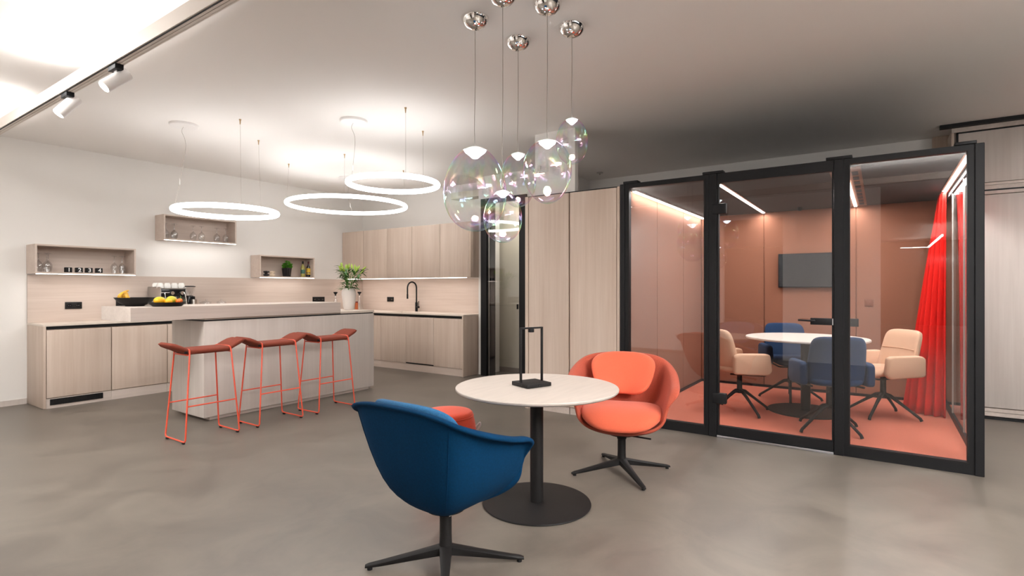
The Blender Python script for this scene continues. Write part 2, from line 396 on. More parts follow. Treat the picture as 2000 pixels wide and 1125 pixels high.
# ------------------------------------------------------------------ glazed meeting booth
FX = 4.885; BZ = 2.30
struct('wall_booth_left', box(B(), 4.93, 7.50, 2.02, 2.08, 0, BZ - .02), 'felt')
for x0, x1 in ((4.96, 5.70), (5.712, 6.64), (6.652, 7.44)):
    pn = struct('felt_panel', box(B(), x0, x1, 2.0, 2.022, .075, 2.255, .002, 1), 'felt', bpy.data.objects['wall_booth_left'], smooth=0)
struct('wall_booth_back', box(B(), 7.46, 7.52, -.59, 2.08, 0, BZ - .02), 'felt')
for y0, y1 in ((1.226, 1.99), (.242, 1.214), (-.56, .230)):
    struct('felt_panel', box(B(), 7.44, 7.462, y0, y1, .075, 2.255, .002, 1), 'felt', bpy.data.objects['wall_booth_back'], smooth=0)
struct('baseboard_booth', box(box(B(), 7.43, 7.445, -.55, 2.0, .045, .075), 4.95, 7.43, 1.985, 2.0, .045, .075), 'black')
struct('ceiling', box(B(), 4.92, 7.52, -.58, 2.08, 2.257, 2.285), 'bceil')
tag(obj('carpet', box(B(), 4.95, 7.45, -.56, 2.01, .0, .045), 'carpet'), 'coral carpet floor inside the glass booth', 'carpet')

def post(name, parent, y0, y1, z1=BZ, cap=None):
    bm = B(); box(bm, FX - .01, FX + .07, y0, y1, 0, z1, .003, 1)
    o = obj(name, bm, 'black', parent)
    ca, cb = cap or (y0 - .055, y1 + .055); bx('cap_plate', 'black', o, FX - .012, FX + .072, ca, cb, z1, z1 + .022, .003)
    return o
def pane_window(name, y0, y1, fr=.045, loc=None):
    w = sthing(name, (FX, (y0 + y1) / 2, 0))
    bm = B()
    box(bm, FX, FX + .05, y0, y1, BZ - .045, BZ); box(bm, FX, FX + .05, y0, y1, 0, .085)
    box(bm, FX, FX + .05, y0, y0 + fr, .085, BZ - .045); box(bm, FX, FX + .05, y1 - fr, y1, .085, BZ - .045)
    obj('window_frame', bm, 'black', w)
    bm = B()
    g = .013
    box(bm, FX - .004, FX, y0 + fr - g, y1 - fr + g, .072, .085); box(bm, FX - .004, FX, y0 + fr - g, y1 - fr + g, BZ - .045, BZ - .032)
    box(bm, FX - .004, FX, y0 + fr - g, y0 + fr, .085, BZ - .045); box(bm, FX - .004, FX, y1 - fr, y1 - fr + g, .085, BZ - .045)
    obj('glazing_bead', bm, 'railg' if False else 'base', w)
    obj('pane', box(B(), FX + .02, FX + .028, y0 + fr - .005, y1 - fr + .005, .08, BZ - .04), 'pane', w, smooth=0)
    return w
w1 = pane_window('window_1', 1.246, 2.034); post('window_post', w1, 2.034, 2.078, cap=(1.90, 2.045))
post('window_post', w1, 1.181, 1.246)
w2 = pane_window('window_2', -.538, .235, .04); post('window_post', w2, .235, .300)
post('window_post', w2, -.589, -.538, cap=(-.548, -.43))
# door
d1 = sthing('door_1', (FX, 1.18, 0)); y0, y1 = .303, 1.178
bm = B(); box(bm, FX, FX + .045, y0, y1, BZ - .085, BZ - .035); box(bm, FX, FX + .045, y0, y1, .02, .10)
box(bm, FX, FX + .045, y1 - .012, y1, .10, BZ - .085); box(bm, FX, FX + .045, y0, y0 + .012, .10, BZ - .085)
obj('door_frame', bm, 'black', d1)
bx('head_rail', 'black', d1, FX, FX + .06, y0, y1, BZ - .035, BZ)
bx('threshold', 'alu', d1, FX - .012, FX + .05, y0, y1, 0, .018, .002)
obj('pane', box(B(), FX + .018, FX + .026, y0 + .01, y1 - .01, .095, BZ - .08), 'pane', d1, smooth=0)
bm = B(); box(bm, FX - .004, FX + .012, y0 + .012, y0 + .16, 1.008, 1.062, .003); obj('lock_plate', bm, 'black', d1)
bm = B(); tube(bm, fillet([(FX - .004, .435, 1.04), (FX - .045, .435, 1.04), (FX - .045, .545, 1.045)], .012), .0075, 10); obj('door_handle', bm, 'black', d1)
bx('latch', 'alu', d1, FX - .006, FX + .01, y0 + .002, y0 + .010, 1.01, 1.06)
for z in (.34, 1.99): bx('hinge', 'black', d1, FX - .018, FX + .03, 1.10, 1.215, z - .045, z + .045, .006)
bx('strike_box', 'black', w2, FX + .045, FX + .065, .14, .235, 1.0, 1.062, .003)
# right-hand glass side
w3 = sthing('window_3', (6.2, -.575, 0)); bm = B()
box(bm, 4.95, 7.45, -.59, -.56, 2.21, BZ); box(bm, 4.95, 7.45, -.59, -.56, 0, .10)
obj('window_frame', bm, 'black', w3)
for x in (5.80, 6.65): bx('joint_profile', 'railg', w3, x - .006, x + .006, -.585, -.565, .10, 2.21)
for x0, x1 in ((4.95, 5.79), (5.81, 6.64), (6.66, 7.45)): obj('pane', box(B(), x0, x1, -.579, -.571, .09, 2.215), 'pane_side', w3, smooth=0)

# booth light strips
t = thing('wall_washer_strip', 'glowing light strip along the top of the left booth wall', 'light', (6.2, 1.97, 2.24), group=None)
bx('housing', 'white', t, 4.97, 7.42, 1.955, 1.998, 2.238, 2.257)
bx('diffuser', 'strip', t, 4.97, 7.42, 1.958, 1.985, 2.228, 2.238)
attach(area('washer_lamp', (6.2, 1.95, 2.215), 2.4, 6, WARM, aim=(0, .25, -1), sy=.03), t)
for y, x0, x1, lb, wd in ((1.22, 5.15, 7.40, 'slim ceiling light strip seen through the glass door of the booth', .03),
                          (.24, 5.0, 7.40, 'ceiling light strip in a brown vent slot right of the booth door', .11),
                          (-.52, 4.99, 6.95, 'bright ceiling light strip above the red curtain', .03)):
    t = thing('ceiling_light_strip', lb, 'light', ((x0 + x1) / 2, y, 2.257), group='ceiling light strips in the booth')
    bx('housing', 'felt', t, x0, x1, y - wd, y + wd, 2.250, 2.2565)
    bx('diffuser', 'strip', t, x0, x1, y - .014, y + .014, 2.244, 2.2505)
    if wd > .1:
        for i in range(9):
            xx = 5.2 + i * .24
            for s in (-1, 1): bx('vent_slot', 'bceil', t, xx, xx + .16, y + s * .065 - .022, y + s * .065 + .022, 2.247, 2.2502)
    attach(area('strip_lamp', ((x0 + x1) / 2, y, 2.235), x1 - x0, 17, WARM, sy=.03), t)
t = thing('motion_sensor', 'small black sensor dome on the booth ceiling above the screen', 'sensor', (7.19, .79, 2.257))
obj('dome', lathe(B(), [(0, -.045), (.018, -.040), (.028, -.022), (.03, 0), (0, 0)], 20, (7.19, .79, 2.257)), 'black', t)
t = thing('wall_switch', 'brown square switch on the back wall of the booth', 'switch', (7.43, .112, 1.126))
bx('plate', 'feltd', t, 7.428, 7.44, .07, .152, 1.086, 1.166, .003); bx('rocker', 'feltd', t, 7.424, 7.428, .082, .14, 1.098, 1.154, .002)
# television
t = thing('television', 'black flat screen mounted on the back wall of the booth', 'television', (7.42, .70, 1.51))
bx('housing', 'black', t, 7.375, 7.42, .355, 1.05, 1.305, 1.722, .004)
bx('screen', 'screen', t, 7.372, 7.3755, .365, 1.04, 1.318, 1.712)
bx('wall_mount', 'black', t, 7.42, 7.44, .60, .80, 1.42, 1.60)

# curtain: pleats hung from a short rail in the back corner of the side glass
t = thing('curtain', 'red pleated curtain gathered in the right rear corner of the booth', 'curtain', (6.8, -.45, .05))
top = spline([(7.12, -.505, 0), (7.0, -.50, 0), (6.90, -.49, 0), (6.80, -.50, 0), (6.74, -.53, 0)], 30)
bot = spline([(7.10, -.28, 0), (6.93, -.22, 0), (6.76, -.29, 0), (6.66, -.40, 0), (6.62, -.52, 0)], 30)
rows = 26; bm = B(); n = len(top); grid = []
for j in range(rows + 1):
    k = j / rows; z = 2.235 - k * (2.235 - .052); e = k ** .9; row = []
    for i in range(n):
        p = top[i].lerp(bot[i], e); q = (top[min(i + 1, n - 1)] - top[max(i - 1, 0)]).lerp(bot[min(i + 1, n - 1)] - bot[max(i - 1, 0)], e); q.normalize()
        nn = Vector((q.y, -q.x, 0)); amp = .014 + .034 * k
        ph = i / (n - 1) * PI * 15 + .5 * math.sin(i * .13 + k * 1.4)
        row.append(bm.verts.new((p + nn * amp * math.sin(ph) * (.75 + .25 * math.sin(i * .31))) + Vector((0, 0, z))))
    grid.append(row)
for a, c in zip(grid, grid[1:]):
    for i in range(n - 1): bm.faces.new((a[i], a[i + 1], c[i + 1], c[i]))
o = obj('drape', bm, 'curtain', t, smooth=180); so = o.modifiers.new('thickness', 'SOLIDIFY'); so.thickness = .004
bx('curtain_rail', 'white', t, 6.70, 7.16, -.515, -.495, 2.238, 2.256)

# booth table
t = thing('meeting_table', 'round pale meeting table inside the glass booth', 'table', (6.20, .63, .045))
obj('tabletop', lathe(B(), [(0, .735), (.555, .735), (.56, .740), (.56, .750), (.556, .755), (0, .755)], 64), 'table', t, local=True)
obj('column', lathe(B(), [(0, .01), (.045, .01), (.045, .735), (0, .735)], 24), 'base', t, local=True)
obj('base_disc', lathe(B(), [(0, 0), (.352, 0), (.356, .006), (.35, .012), (0, .014)], 56), 'base', t, local=True)

def booth_chair(loc, rz, m, label, leg_rz):
    t = thing('armchair', label, 'chair', loc, rz, 'armchairs around the meeting table')
    obj('seat', pad(B(), lambda a, b: (Vector((.02 + a * .235, b * .225, .445 + .012 * b * b - .03 * max(0, a) ** 3)), Vector((0, 0, 1))), .045, .045, sq=4.5), m, t, local=True, smooth=60)
    def back(a, b):
        return Vector((-.215 - .055 * b + .05 * a * a, a * (.225 - .012 * b), .63 + b * .215)), Vector((.97, 0, .24)).normalized()
    k = obj('backrest', pad(B(), back, .035, .035, sq=6, p=4), m, t, local=True, smooth=60)
    pts = [back(a / 10, .12)[0] + Vector((.036, 0, .008)) for a in range(-9, 10)]
    obj('seam', tube(B(), pts, .0035, 6), m, k, local=True)
    for s in (-1, 1):
        bm = B(); prof = [(-.20, .42), (.15, .40), (.185, .44), (.165, .60), (.13, .615), (-.15, .62), (-.20, .60)]
        pr = fillet([(u, 0, z) for u, z in prof], .03, 4, True)
        rings = []
        for w_, ins in ((0, .018), (.006, .006), (.02, 0), (.045, 0), (.059, .006), (.065, .018)):
            cx, cz = -.01, .51
            rings.append([Vector((cx + (p.x - cx) * (1 - ins / .18), s * (.225 + w_), cz + (p.z - cz) * (1 - ins / .11))) for p in pr])
        obj('armrest', loft(bm, rings), m, t, local=True, smooth=60)
    bm = B(); tube(bm, fillet([(-.2, -.2, .415), (.18, -.17, .385), (.18, .17, .385), (-.2, .2, .415)], .03), .009, 8)
    obj('seat_frame', bm, 'base', t, local=True)
    bm = B(); lathe(bm, [(0, .19), (.03, .19), (.026, .24), (.024, .385), (.05, .392), (.05, .40), (0, .40)], 20); obj('column', bm, 'base', t, local=True)
    for i in range(4):
        a = leg_rz - rz + i * PI / 2; c, s_ = math.cos(a), math.sin(a)
        P = [(.0, .215), (.06, .205), (.16, .135), (.27, .055), (.305, .03), (.317, .006)]
        obj('leg', tube(B(), [(r_ * c, r_ * s_, z) for r_, z in P], [.022, .018, .014, .013, .013, .014], 10), 'base', t, local=True)
    return t
cz = .045
booth_chair((5.82, 1.184, cz), math.radians(-50), 'beige', 'beige fabric armchair left of the meeting table, seen side on through the door', math.radians(-45))
booth_chair((6.79, .845, cz), math.radians(205), 'navy', 'navy armchair at the far side of the meeting table facing the glass', math.radians(8))
booth_chair((5.51, .375, cz), math.radians(22), 'navy', 'navy armchair with its back to the glass in front of the meeting table', math.radians(52))
booth_chair((6.42, -.02, cz), math.radians(128), 'beige', 'beige fabric armchair right of the meeting table, beside the red curtain', math.radians(-20))

# ------------------------------------------------------------------ tall cupboards left of the booth
for i, (ya, yb, lb) in enumerate(((2.645, 3.178, 'tall pale wood cupboard next to the glass kitchen door'), (2.084, 2.635, 'tall pale wood cupboard touching the black booth frame'))):
    t = thing('tall_cupboard', lb, 'cupboard', (5.2, (ya + yb) / 2, 0), group='tall cupboards left of the booth')
    bx('carcass', 'wood', t, 4.912, 5.50, ya, yb, .03, 2.28)
    da, db = (ya, yb - .042) if i == 0 else (ya + .034, yb)
    obj('door', box(B(), 4.888, 4.910, da + .003, db - .003, .075, 2.278, .0015, 1), 'wood', t)
    pa, pb = (yb - .038, yb) if i == 0 else (ya, ya + .03)
    obj('side_panel', box(B(), 4.886, 4.912, pa, pb, .0, 2.284, .001, 1), 'wood', t)
    bx('plinth', 'greyx', t, 4.90, 4.93, ya, yb, .0, .068)
    bx('top_panel', 'black', t, 4.90, 5.50, ya, yb, 2.28, 2.29)

# kitchen glass door
d2 = sthing('door_2', (6.35, 4.5, 0)); bm = B()
box(bm, 6.33, 6.39, 4.80, 4.905, 0, 2.62); box(bm, 6.33, 6.39, 4.10, 4.22, 0, 2.62); box(bm, 6.33, 6.39, 4.22, 4.80, 2.55, 2.62)
obj('door_frame', bm, 'black', d2); obj('pane', box(B(), 6.35, 6.358, 4.21, 4.81, 0.01, 2.56), 'pane', d2, smooth=0)
bx('door_handle', 'black', d2, 6.31, 6.34, 4.235, 4.25, 1.0, 1.07, .003)
bx('inner_stile', 'gloss_black', d2, 6.40, 6.42, 4.70, 4.80, 0, 2.55)
t = thing('corridor_lamp', 'white box lamp seen high behind the kitchen glass door', 'light', (6.6, 4.8, 2.2))
bx('lamp_body', 'white', t, 6.50, 6.62, 4.95, 5.3, 2.03, 2.10, .01); bx('cable', 'white', t, 6.555, 6.565, 5.1, 5.11, 2.10, 2.70)
attach(area('corridor_light', (6.50, 4.30, 2.66), .5, 7, (1, .95, .86), aim=(.1, .2, -1), sy=.06, ax=YY), t)

# ------------------------------------------------------------------ sliding wall at the far right
t = thing('sliding_panel_wall', 'tall limed wood sliding panels on a black ceiling track at the right edge', 'panel wall', (7.15, -2, 0))
bx('carcass', 'grey', t, 7.14, 7.54, -4.2, -.62, 0.0, CZ - .003)
bx('side_panel', 'wood', t, 7.098, 7.54, -.62, -.60, .0, CZ - .04)
bx('fascia', 'greyx', t, 7.08, 7.14, -4.2, -.60, 2.885, CZ - .012)
for y0, y1 in ((-2.2, -.655), (-4.2, -2.206)):
    bx('upper_panel', 'grey', t, 7.10, 7.135, y0, y1, 2.355, 2.872, .001)
    bx('lower_panel', 'grey', t, 7.10, 7.135, y0, y1, .115, 2.228, .001)
bx('middle_rail', 'greyx', t, 7.095, 7.14, -4.2, -.62, 2.325, 2.349); bx('middle_rail', 'greyx', t, 7.095, 7.14, -4.2, -.62, 2.282, 2.322)
bx('middle_rail', 'greyx', t, 7.095, 7.14, -4.2, -.62, 2.234, 2.266)
bx('gap_strip', 'black', t, 7.10, 7.141, -4.2, -.62, 2.262, 2.285)
bx('bottom_rail', 'greyx', t, 7.09, 7.14, -4.2, -.62, .072, .106); bx('bottom_rail', 'greyx', t, 7.09, 7.14, -4.2, -.62, .03, .068)
bx('floor_track', 'black', t, 7.07, 7.12, -4.2, -.60, .0, .022)
bx('edge_gap', 'black', t, 7.10, 7.141, -.655, -.64, .0, 2.885); bx('edge_gap', 'black', t, 7.10, 7.141, -4.2, -.64, 2.870, 2.888)
bx('ceiling_track', 'black', t, 7.0, 7.07, -4.2, -.50, CZ - .034, CZ)
struct('trim_2', box(B(), 7.50, 7.55, -.62, -.47, 2.3, CZ), 'wood')
area('panel_wall_light', (5.9, -1.7, 2.9), .2, 2, WARM, aim=(.8, 0, -1), sy=.9, spread=1.6)

# ------------------------------------------------------------------ kitchen, back wall run
t = thing('base_cabinet', 'pale wood base cabinet at the left end of the back wall, black vent grille below', 'cabinet', (2.2, 7.6, 0), group='base cabinets on the back wall')
bx('carcass', 'wood', t, 1.926, 2.522, 7.40, 7.925, .0, .86)
bx('side_panel', 'wood', t, 1.903, 1.926, 7.37, 7.925, .004, .885, .001)
bx('door', 'wood', t, 1.932, 2.517, 7.375, 7.40, .115, .845, .0015)
bx('plinth', 'greyx', t, 1.926, 2.522, 7.385, 7.40, .0, .108)
k = bx('vent_grille', 'black', t, 1.962, 2.44, 7.378, 7.3855, .035, .098)
for i in range(9):
    for j in range(4): bx('vent_slat', 'base', k, 1.985 + i * .05, 2.025 + i * .05, 7.3755, 7.379, .042 + j * .013, .050 + j * .013)
bx('grip_channel', 'black', t, 1.926, 2.522, 7.385, 7.401, .853, .885)
t = thing('base_cabinet', 'pale wood base cabinet between the grille cabinet and the island end', 'cabinet', (2.8, 7.6, 0), group='base cabinets on the back wall')
bx('carcass', 'wood', t, 2.524, 3.116, 7.40, 7.925, .0, .86); bx('door', 'wood', t, 2.527, 3.113, 7.375, 7.40, .115, .845, .0015)
bx('plinth', 'greyx', t, 2.524, 3.116, 7.385, 7.40, .0, .108); bx('grip_channel', 'black', t, 2.522, 3.116, 7.385, 7.401, .853, .885)
t = thing('base_cabinet', 'pale wood cabinet front just showing as a sliver beside the island', 'cabinet', (4.5, 7.6, 0), group='base cabinets on the back wall')
bx('carcass', 'wood', t, 3.118, 6.06, 7.40, 7.925, .0, .86); bx('plinth', 'greyx', t, 3.118, 6.06, 7.385, 7.40, .0, .108)
bx('grip_channel', 'black', t, 3.118, 6.06, 7.385, 7.401, .853, .885)
for i in range(5): bx('door', 'wood', t, 3.121 + i * .588, 3.703 + i * .588, 7.375, 7.40, .115, .845, .0015)
tag(obj('worktop', box(B(), 1.903, 6.64, 7.37, 7.925, .886, .905, .001, 1), 'top', origin=(4, 7.6, .886)), 'pale worktop on the back wall cabinets, behind the island', 'worktop')
tag(obj('backsplash', box(B(), 1.903, 6.638, 7.908, 7.928, .906, 1.452), 'woodx', origin=(4, 7.92, .906)), 'pale wood splashback panel along the white back wall', 'backsplash')

# sink run
edges = [5.044, 5.614, 6.204, 6.788, 7.365]
labs = ['base cabinet with exposed side panel at the end of the sink run', 'base cabinet with a dark gap under its door, below the tap', 'base cabinet below the sink basin', 'corner base cabinet partly hidden by the island end']
for i in range(4):
    ya, yb = edges[i], edges[i + 1]
    t = thing('sink_cabinet', 'pale wood ' + labs[i], 'cabinet', (6.35, (ya + yb) / 2, 0), group='base cabinets of the sink run')
    bx('carcass', 'wood', t, 6.095, 6.64, ya, yb, .0, .80)
    bx('door', 'wood', t, 6.072, 6.095, ya + .002, yb - .002, .128 if i == 1 else .112, .845, .0015)
    bx('plinth', 'woody', t, 6.082, 6.095, ya, yb, .0, .108)
    bx('grip_channel', 'black', t, 6.080, 6.096, ya, yb, .853, .885)
    if i == 0: bx('side_panel', 'wood', t, 6.06, 6.64, 5.018, 5.042, .0, .885, .001)
    if i == 1: bx('shadow_gap', 'black', t, 6.075, 6.095, ya, yb, .110, .124)
bm = B(); zz = (.886, .905)
for xa, xb, ya, yb in ((6.06, 6.64, 5.018, 6.22), (6.06, 6.64, 6.72, 7.369), (6.06, 6.17, 6.22, 6.72), (6.50, 6.64, 6.22, 6.72)): box(bm, xa, xb, ya, yb, *zz)
tag(obj('worktop', bm, 'top', origin=(6.35, 6.2, .886), smooth=0), 'pale worktop with a sunken basin on the sink run', 'worktop')
t = thing('sink', 'undermounted pale sink basin let into the worktop', 'sink', (6.33, 6.47, .80)); bm = B()
for a in ((6.165, 6.505, 6.215, 6.725, .805, .812), (6.165, 6.172, 6.215, 6.725, .812, .886), (6.498, 6.505, 6.215, 6.725, .812, .886), (6.172, 6.498, 6.215, 6.222, .812, .886), (6.172, 6.498, 6.718, 6.725, .812, .886)): box(bm, *a)
obj('basin', bm, 'top', t); obj('drain', lathe(B(), [(0, .004), (.03, .004), (.035, 0), (0, 0)], 20, (6.33, 6.47, .812)), 'steel', t)
tag(obj('backsplash', box(B(), 6.638, 6.658, 5.02, 7.906, .906, 1.452), 'woody', origin=(6.65, 6.4, .906)), 'pale wood splashback behind the sink and tap', 'backsplash')
t = thing('kitchen_tap', 'matt black high arc kitchen tap behind the basin', 'tap', (6.55, 6.44, .905))
bm = B(); pts = [(6.55, 6.44, z) for z in (1.0, 1.15, 1.30)] + [(6.55 - .075 * (1 - math.cos(a)), 6.44 + .03 * (1 - math.cos(a)), 1.30 + .10 * math.sin(a)) for a in [PI * k / 12 for k in range(1, 13)]] + [(6.40, 6.50, 1.26), (6.40, 6.50, 1.16)]
obj('spout', tube(bm, pts, .0125, 12), 'black', t); obj('body', cyl(B(), (6.55, 6.44, .905), (6.55, 6.44, 1.06), .022, n=20), 'black', t)
bm = B(); cyl(bm, (6.55, 6.44, .98), (6.52, 6.36, .98), .018, n=16); cyl(bm, (6.525, 6.37, .98), (6.525, 6.365, 1.08), .007, n=10); obj('lever', bm, 'black', t)
obj('spray_head', cyl(B(), (6.40, 6.50, 1.12), (6.40, 6.50, 1.20), .015, n=14), 'black', t)

# uppers
ue = [4.994, 5.595, 6.197, 6.771, 7.357, 7.92]
ul = ['rightmost wall cupboard with its side panel showing beside the glass door', 'wall cupboard second from the glass door', 'middle wall cupboard above the tap', 'wall cupboard second from the corner, above the lilies', 'wall cupboard in the corner against the back wall']
for i in range(5):
    ya, yb = ue[i], ue[i + 1]
    t = thing('wall_cupboard', 'pale wood ' + ul[i], 'cupboard', (6.4, (ya + yb) / 2, 1.46), group='wall cupboards above the sink')
    bx('carcass', 'wood', t, 6.222, 6.655, ya + (0 if i else .024), yb, 1.465, 2.283)
    bx('door', 'wood', t, 6.198, 6.221, ya + (.004 if i else .026), yb - .002, 1.463, 2.285, .001)
    if i == 0: bx('side_panel', 'wood', t, 6.198, 6.655, ya, ya + .022, 1.460, 2.287, .001)
t = thing('cupboard_light_strip', 'thin light strip glowing under the wall cupboards', 'light', (6.25, 6.6, 1.455))
bx('diffuser', 'shelfled', t, 6.225, 6.245, 5.10, 7.85, 1.452, 1.459); attach(area('under_cupboard_light', (6.27, 6.5, 1.445), 2.7, 2.4, WARM, aim=(.35, 0, -1), sy=.03, ax=YY), t)

# sockets
def socket(label, c, axis, n=2, w=.081):
    t = thing('wall_socket', label, 'socket', c, group='black wall sockets'); L_ = n * w
    x, y, z = c; f = (lambda a0, a1, d0, d1, z0, z1: (x + a0, x + a1, y - d1, y - d0, z0, z1)) if axis == 'x' else (lambda a0, a1, d0, d1, z0, z1: (x - d1, x - d0, y + a0, y + a1, z0, z1))
    obj('plate', box(B(), *f(-L_ / 2, L_ / 2, 0, .01, z - .041, z + .041), .002), 'base', t)
    for i in range(n):
        a = -L_ / 2 + w * (i + .5)
        p = Vector((x + a, y - .0105, z)) if axis == 'x' else Vector((x - .0105, y + a, z)); d = Vector((0, .006, 0)) if axis == 'x' else Vector((.006, 0, 0))
        obj('socket_well', cyl(B(), p, p + d, .021, n=20), 'gloss_black', t)
        for s in (-1, 1):
            q = p + (Vector((.009 * s, -.001, 0)) if axis == 'x' else Vector((-.001, .009 * s, 0)))
            obj('pin_hole', cyl(B(), q, q + d * .3, .003, n=8), 'steel', t)
socket('black double socket on the splashback above the left base cabinet', (2.32, 7.908, 1.093), 'x')
socket('black socket half hidden behind the black fruit bowl', (2.83, 7.908, 1.11), 'x')
socket('black double socket low on the splashback above the right end of the bar', (5.695, 7.908, 1.108), 'x', 3, .078)
socket('black double socket on the splashback left of the tap', (6.638, 7.16, 1.10), 'y')

# ------------------------------------------------------------------ wall shelves
def shelf(x0, x1, z0, z1, y0, label, cell=1.3):
    t = thing('wall_shelf', label, 'shelf', ((x0 + x1) / 2, 7.8, z0), group='box shelves on the back wall'); w = .018
    zz = z0 + .006
    bm = B(); box(bm, x0, x1, y0, 7.925, z1 - w, z1); box(bm, x0, x1, y0, 7.925, zz, zz + w); box(bm, x0, x0 + w, y0, 7.925, zz + w, z1 - w); box(bm, x1 - w, x1, y0, 7.925, zz + w, z1 - w)
    obj('box_frame', bm, 'woodx', t, smooth=0); bx('back_panel', 'woodx', t, x0 + w, x1 - w, 7.91, 7.925, zz + w, z1 - w)
    bx('light_strip', 'shelfled', t, x0 + .01, x1 - .005, y0 + .004, y0 + .016, z0 + .0005, z0 + .006)
    attach(area('shelf_light', ((x0 + x1) / 2, y0 + .03, z0 - .008), x1 - x0 - .04, .7, WARM, aim=(0, .45, -1), sy=.02), t)
    return zz + w
z1_ = shelf(1.897, 2.862, 1.454, 1.785, 7.62, 'box shelf over the left cabinets holding glasses and numbered black cubes')
z2_ = shelf(3.198, 4.150, 1.925, 2.262, 7.67, 'highest box shelf on the white wall, holding only wine glasses')
z3_ = shelf(4.507, 5.450, 1.455, 1.798, 7.67, 'box shelf nearest the corner holding a potted herb and bottles')
def wine_glass(x, y, z, k=1.0, big=False):
    r = .038 if not big else .043
    pr = [(r * .72, 0), (r * .86, .03), (r, .06), (r * .97, .082), (r * .7, .106), (r * .25, .122), (.005, .135), (.0035, .17), (.004, .195), (.012, .2005), (.034, .205), (.035, .2065), (.033, .2075), (0, .2075)]
    t = thing('wine_glass', 'x', 'glass', (x, y, z))
    obj('bowl', lathe(B(), [(a, b_ * k) for a, b_ in pr[:7]], 24), 'clear', t, local=True, smooth=180)
    obj('stem', lathe(B(), [(a, b_ * k) for a, b_ in pr[6:10]], 12), 'clear', t, local=True, smooth=180)
    obj('foot', lathe(B(), [(a, b_ * k) for a, b_ in pr[9:]], 24), 'clear', t, local=True, smooth=180)
    return t
gl = []
w0 = wine_glass(1.962, 7.76, z1_, 1.04); w0['group'] = 'upturned glasses on the numbered-cube shelf'; w0['label'] = 'upturned glass at the far left end of the numbered-cube shelf'
for x, y, lb in ((2.028, 7.74, 'upturned glass between two others at the left of the numbered-cube shelf'), (2.066, 7.83, 'upturned glass nearest the cube numbered 1, left group'),
                 (2.682, 7.76, 'upturned glass nearest the cube numbered 4'), (2.757, 7.74, 'front upturned glass at the right end of the numbered-cube shelf'), (2.79, 7.83, 'rear upturned glass at the right end of the numbered-cube shelf')):
    dup(w0, (x, y, z1_), label=lb)
w1g = wine_glass(3.275, 7.80, z2_, 1.0, True); w1g['group'] = 'wine glasses on the highest shelf'; w1g['label'] = 'upturned wine glass at the far left of the highest shelf'
for x, y, lb in ((3.362, 7.76, 'front upturned wine glass of the left group on the highest shelf'), (3.40, 7.85, 'rear upturned wine glass of the left group on the highest shelf'),
                 (3.628, 7.82, 'left upturned wine glass of the middle pair on the highest shelf'), (3.72, 7.78, 'right upturned wine glass of the middle pair on the highest shelf'),
                 (3.948, 7.82, 'left upturned wine glass of the right pair on the highest shelf'), (4.055, 7.78, 'upturned wine glass at the right end of the highest shelf')):
    dup(w1g, (x, y, z2_), label=lb)
# numbered cubes
def text_mesh(ch, size):
    c = bpy.data.curves.new('numeral', 'FONT'); c.body = ch; c.size = size; c.align_x = 'CENTER'; c.align_y = 'CENTER'; c.extrude = .0006; c.offset = .0012
    o = bpy.data.objects.new('tmp', c); COL.objects.link(o); bpy.context.view_layer.update()
    me = bpy.data.meshes.new_from_object(o.evaluated_get(bpy.context.evaluated_depsgraph_get()))
    bpy.data.objects.remove(o); return me
for ch, x, wd in zip('1234', (2.222, 2.322, 2.418, 2.517), ('one, nearest the left hand glasses', 'two, second from the left', 'three, second from the right', 'four, nearest the right hand glasses')):
    t = thing('number_cube', 'small black cube with the white numeral ' + wd, 'cube', (x, 7.74, z1_), group='black numbered cubes')
    bx('cube', 'black', t, x - .031, x + .031, 7.71, 7.772, z1_, z1_ + .060, .005)
    me = text_mesh(ch, .062); me.materials.append(M['num'])
    o = bpy.data.objects.new('numeral', me); COL.objects.link(o); o.parent = t; o.location = (0, -.0308, .030); o.rotation_euler = (PI / 2, 0, 0)
# figures, herb, bottles
def figure(x, m, lb):
    t = thing('figurine', lb, 'figurine', (x, 7.75, z3_), group='knobbly figurines')
    obj('body', lathe(B(), [(0, 0), (.028, .004), (.036, .02), (.028, .036), (.02, .042), (.026, .052), (.030, .066), (.022, .08), (0, .086)], 20, (x, 7.75, z3_)), m, t)
    for s in (-1, 1):
        for z in (.022, .068): obj('knob', lathe(B(), [(0, -.014), (.010, -.010), (.014, 0), (.010, .010), (0, .014)], 12, (x + s * .036, 7.74, z3_ + z)), m, t)
figure(4.652, 'gloss_black', 'small knobbly black figurine at the left of the herb shelf')
figure(4.748, 'cream', 'small knobbly cream figurine beside the black one')
px, py = 5.015, 7.775
t = thing('potted_herb', 'bushy green herb in a black pot on the shelf', 'plant', (px, py, z3_))
obj('pot', lathe(B(), [(0, 0), (.058, 0), (.075, .125), (.077, .135), (.070, .135), (.066, .12), (0, .12)], 32, (px, py, z3_)), 'gloss_black', t)
bm = B(); rnd = random.Random(3)
for i in range(260):
    a, r_, h_ = rnd.random() * 6.28, rnd.random() ** .5 * .070, rnd.random()
    c = Vector((px + r_ * math.cos(a) + .01, py + r_ * math.sin(a), z3_ + .14 + .115 * h_ * (1.15 - r_ / .11)))
    u = Vector((math.cos(a + rnd.uniform(-1, 1)), math.sin(a), rnd.uniform(-.4, .6))).normalized(); v = u.cross(Vector((rnd.random(), rnd.random(), 1))).normalized(); s = rnd.uniform(.011, .02)
    q = [c - u * s, c - u * .3 * s + v * .8 * s, c + u * .5 * s + v * .6 * s, c + u * s, c + u * .5 * s - v * .6 * s, c - u * .3 * s - v * .8 * s]
    bm.faces.new([bm.verts.new(p) for p in q])
o = obj('foliage', bm, 'herb', t, smooth=0); o['kind'] = 'stuff'
bm = B()
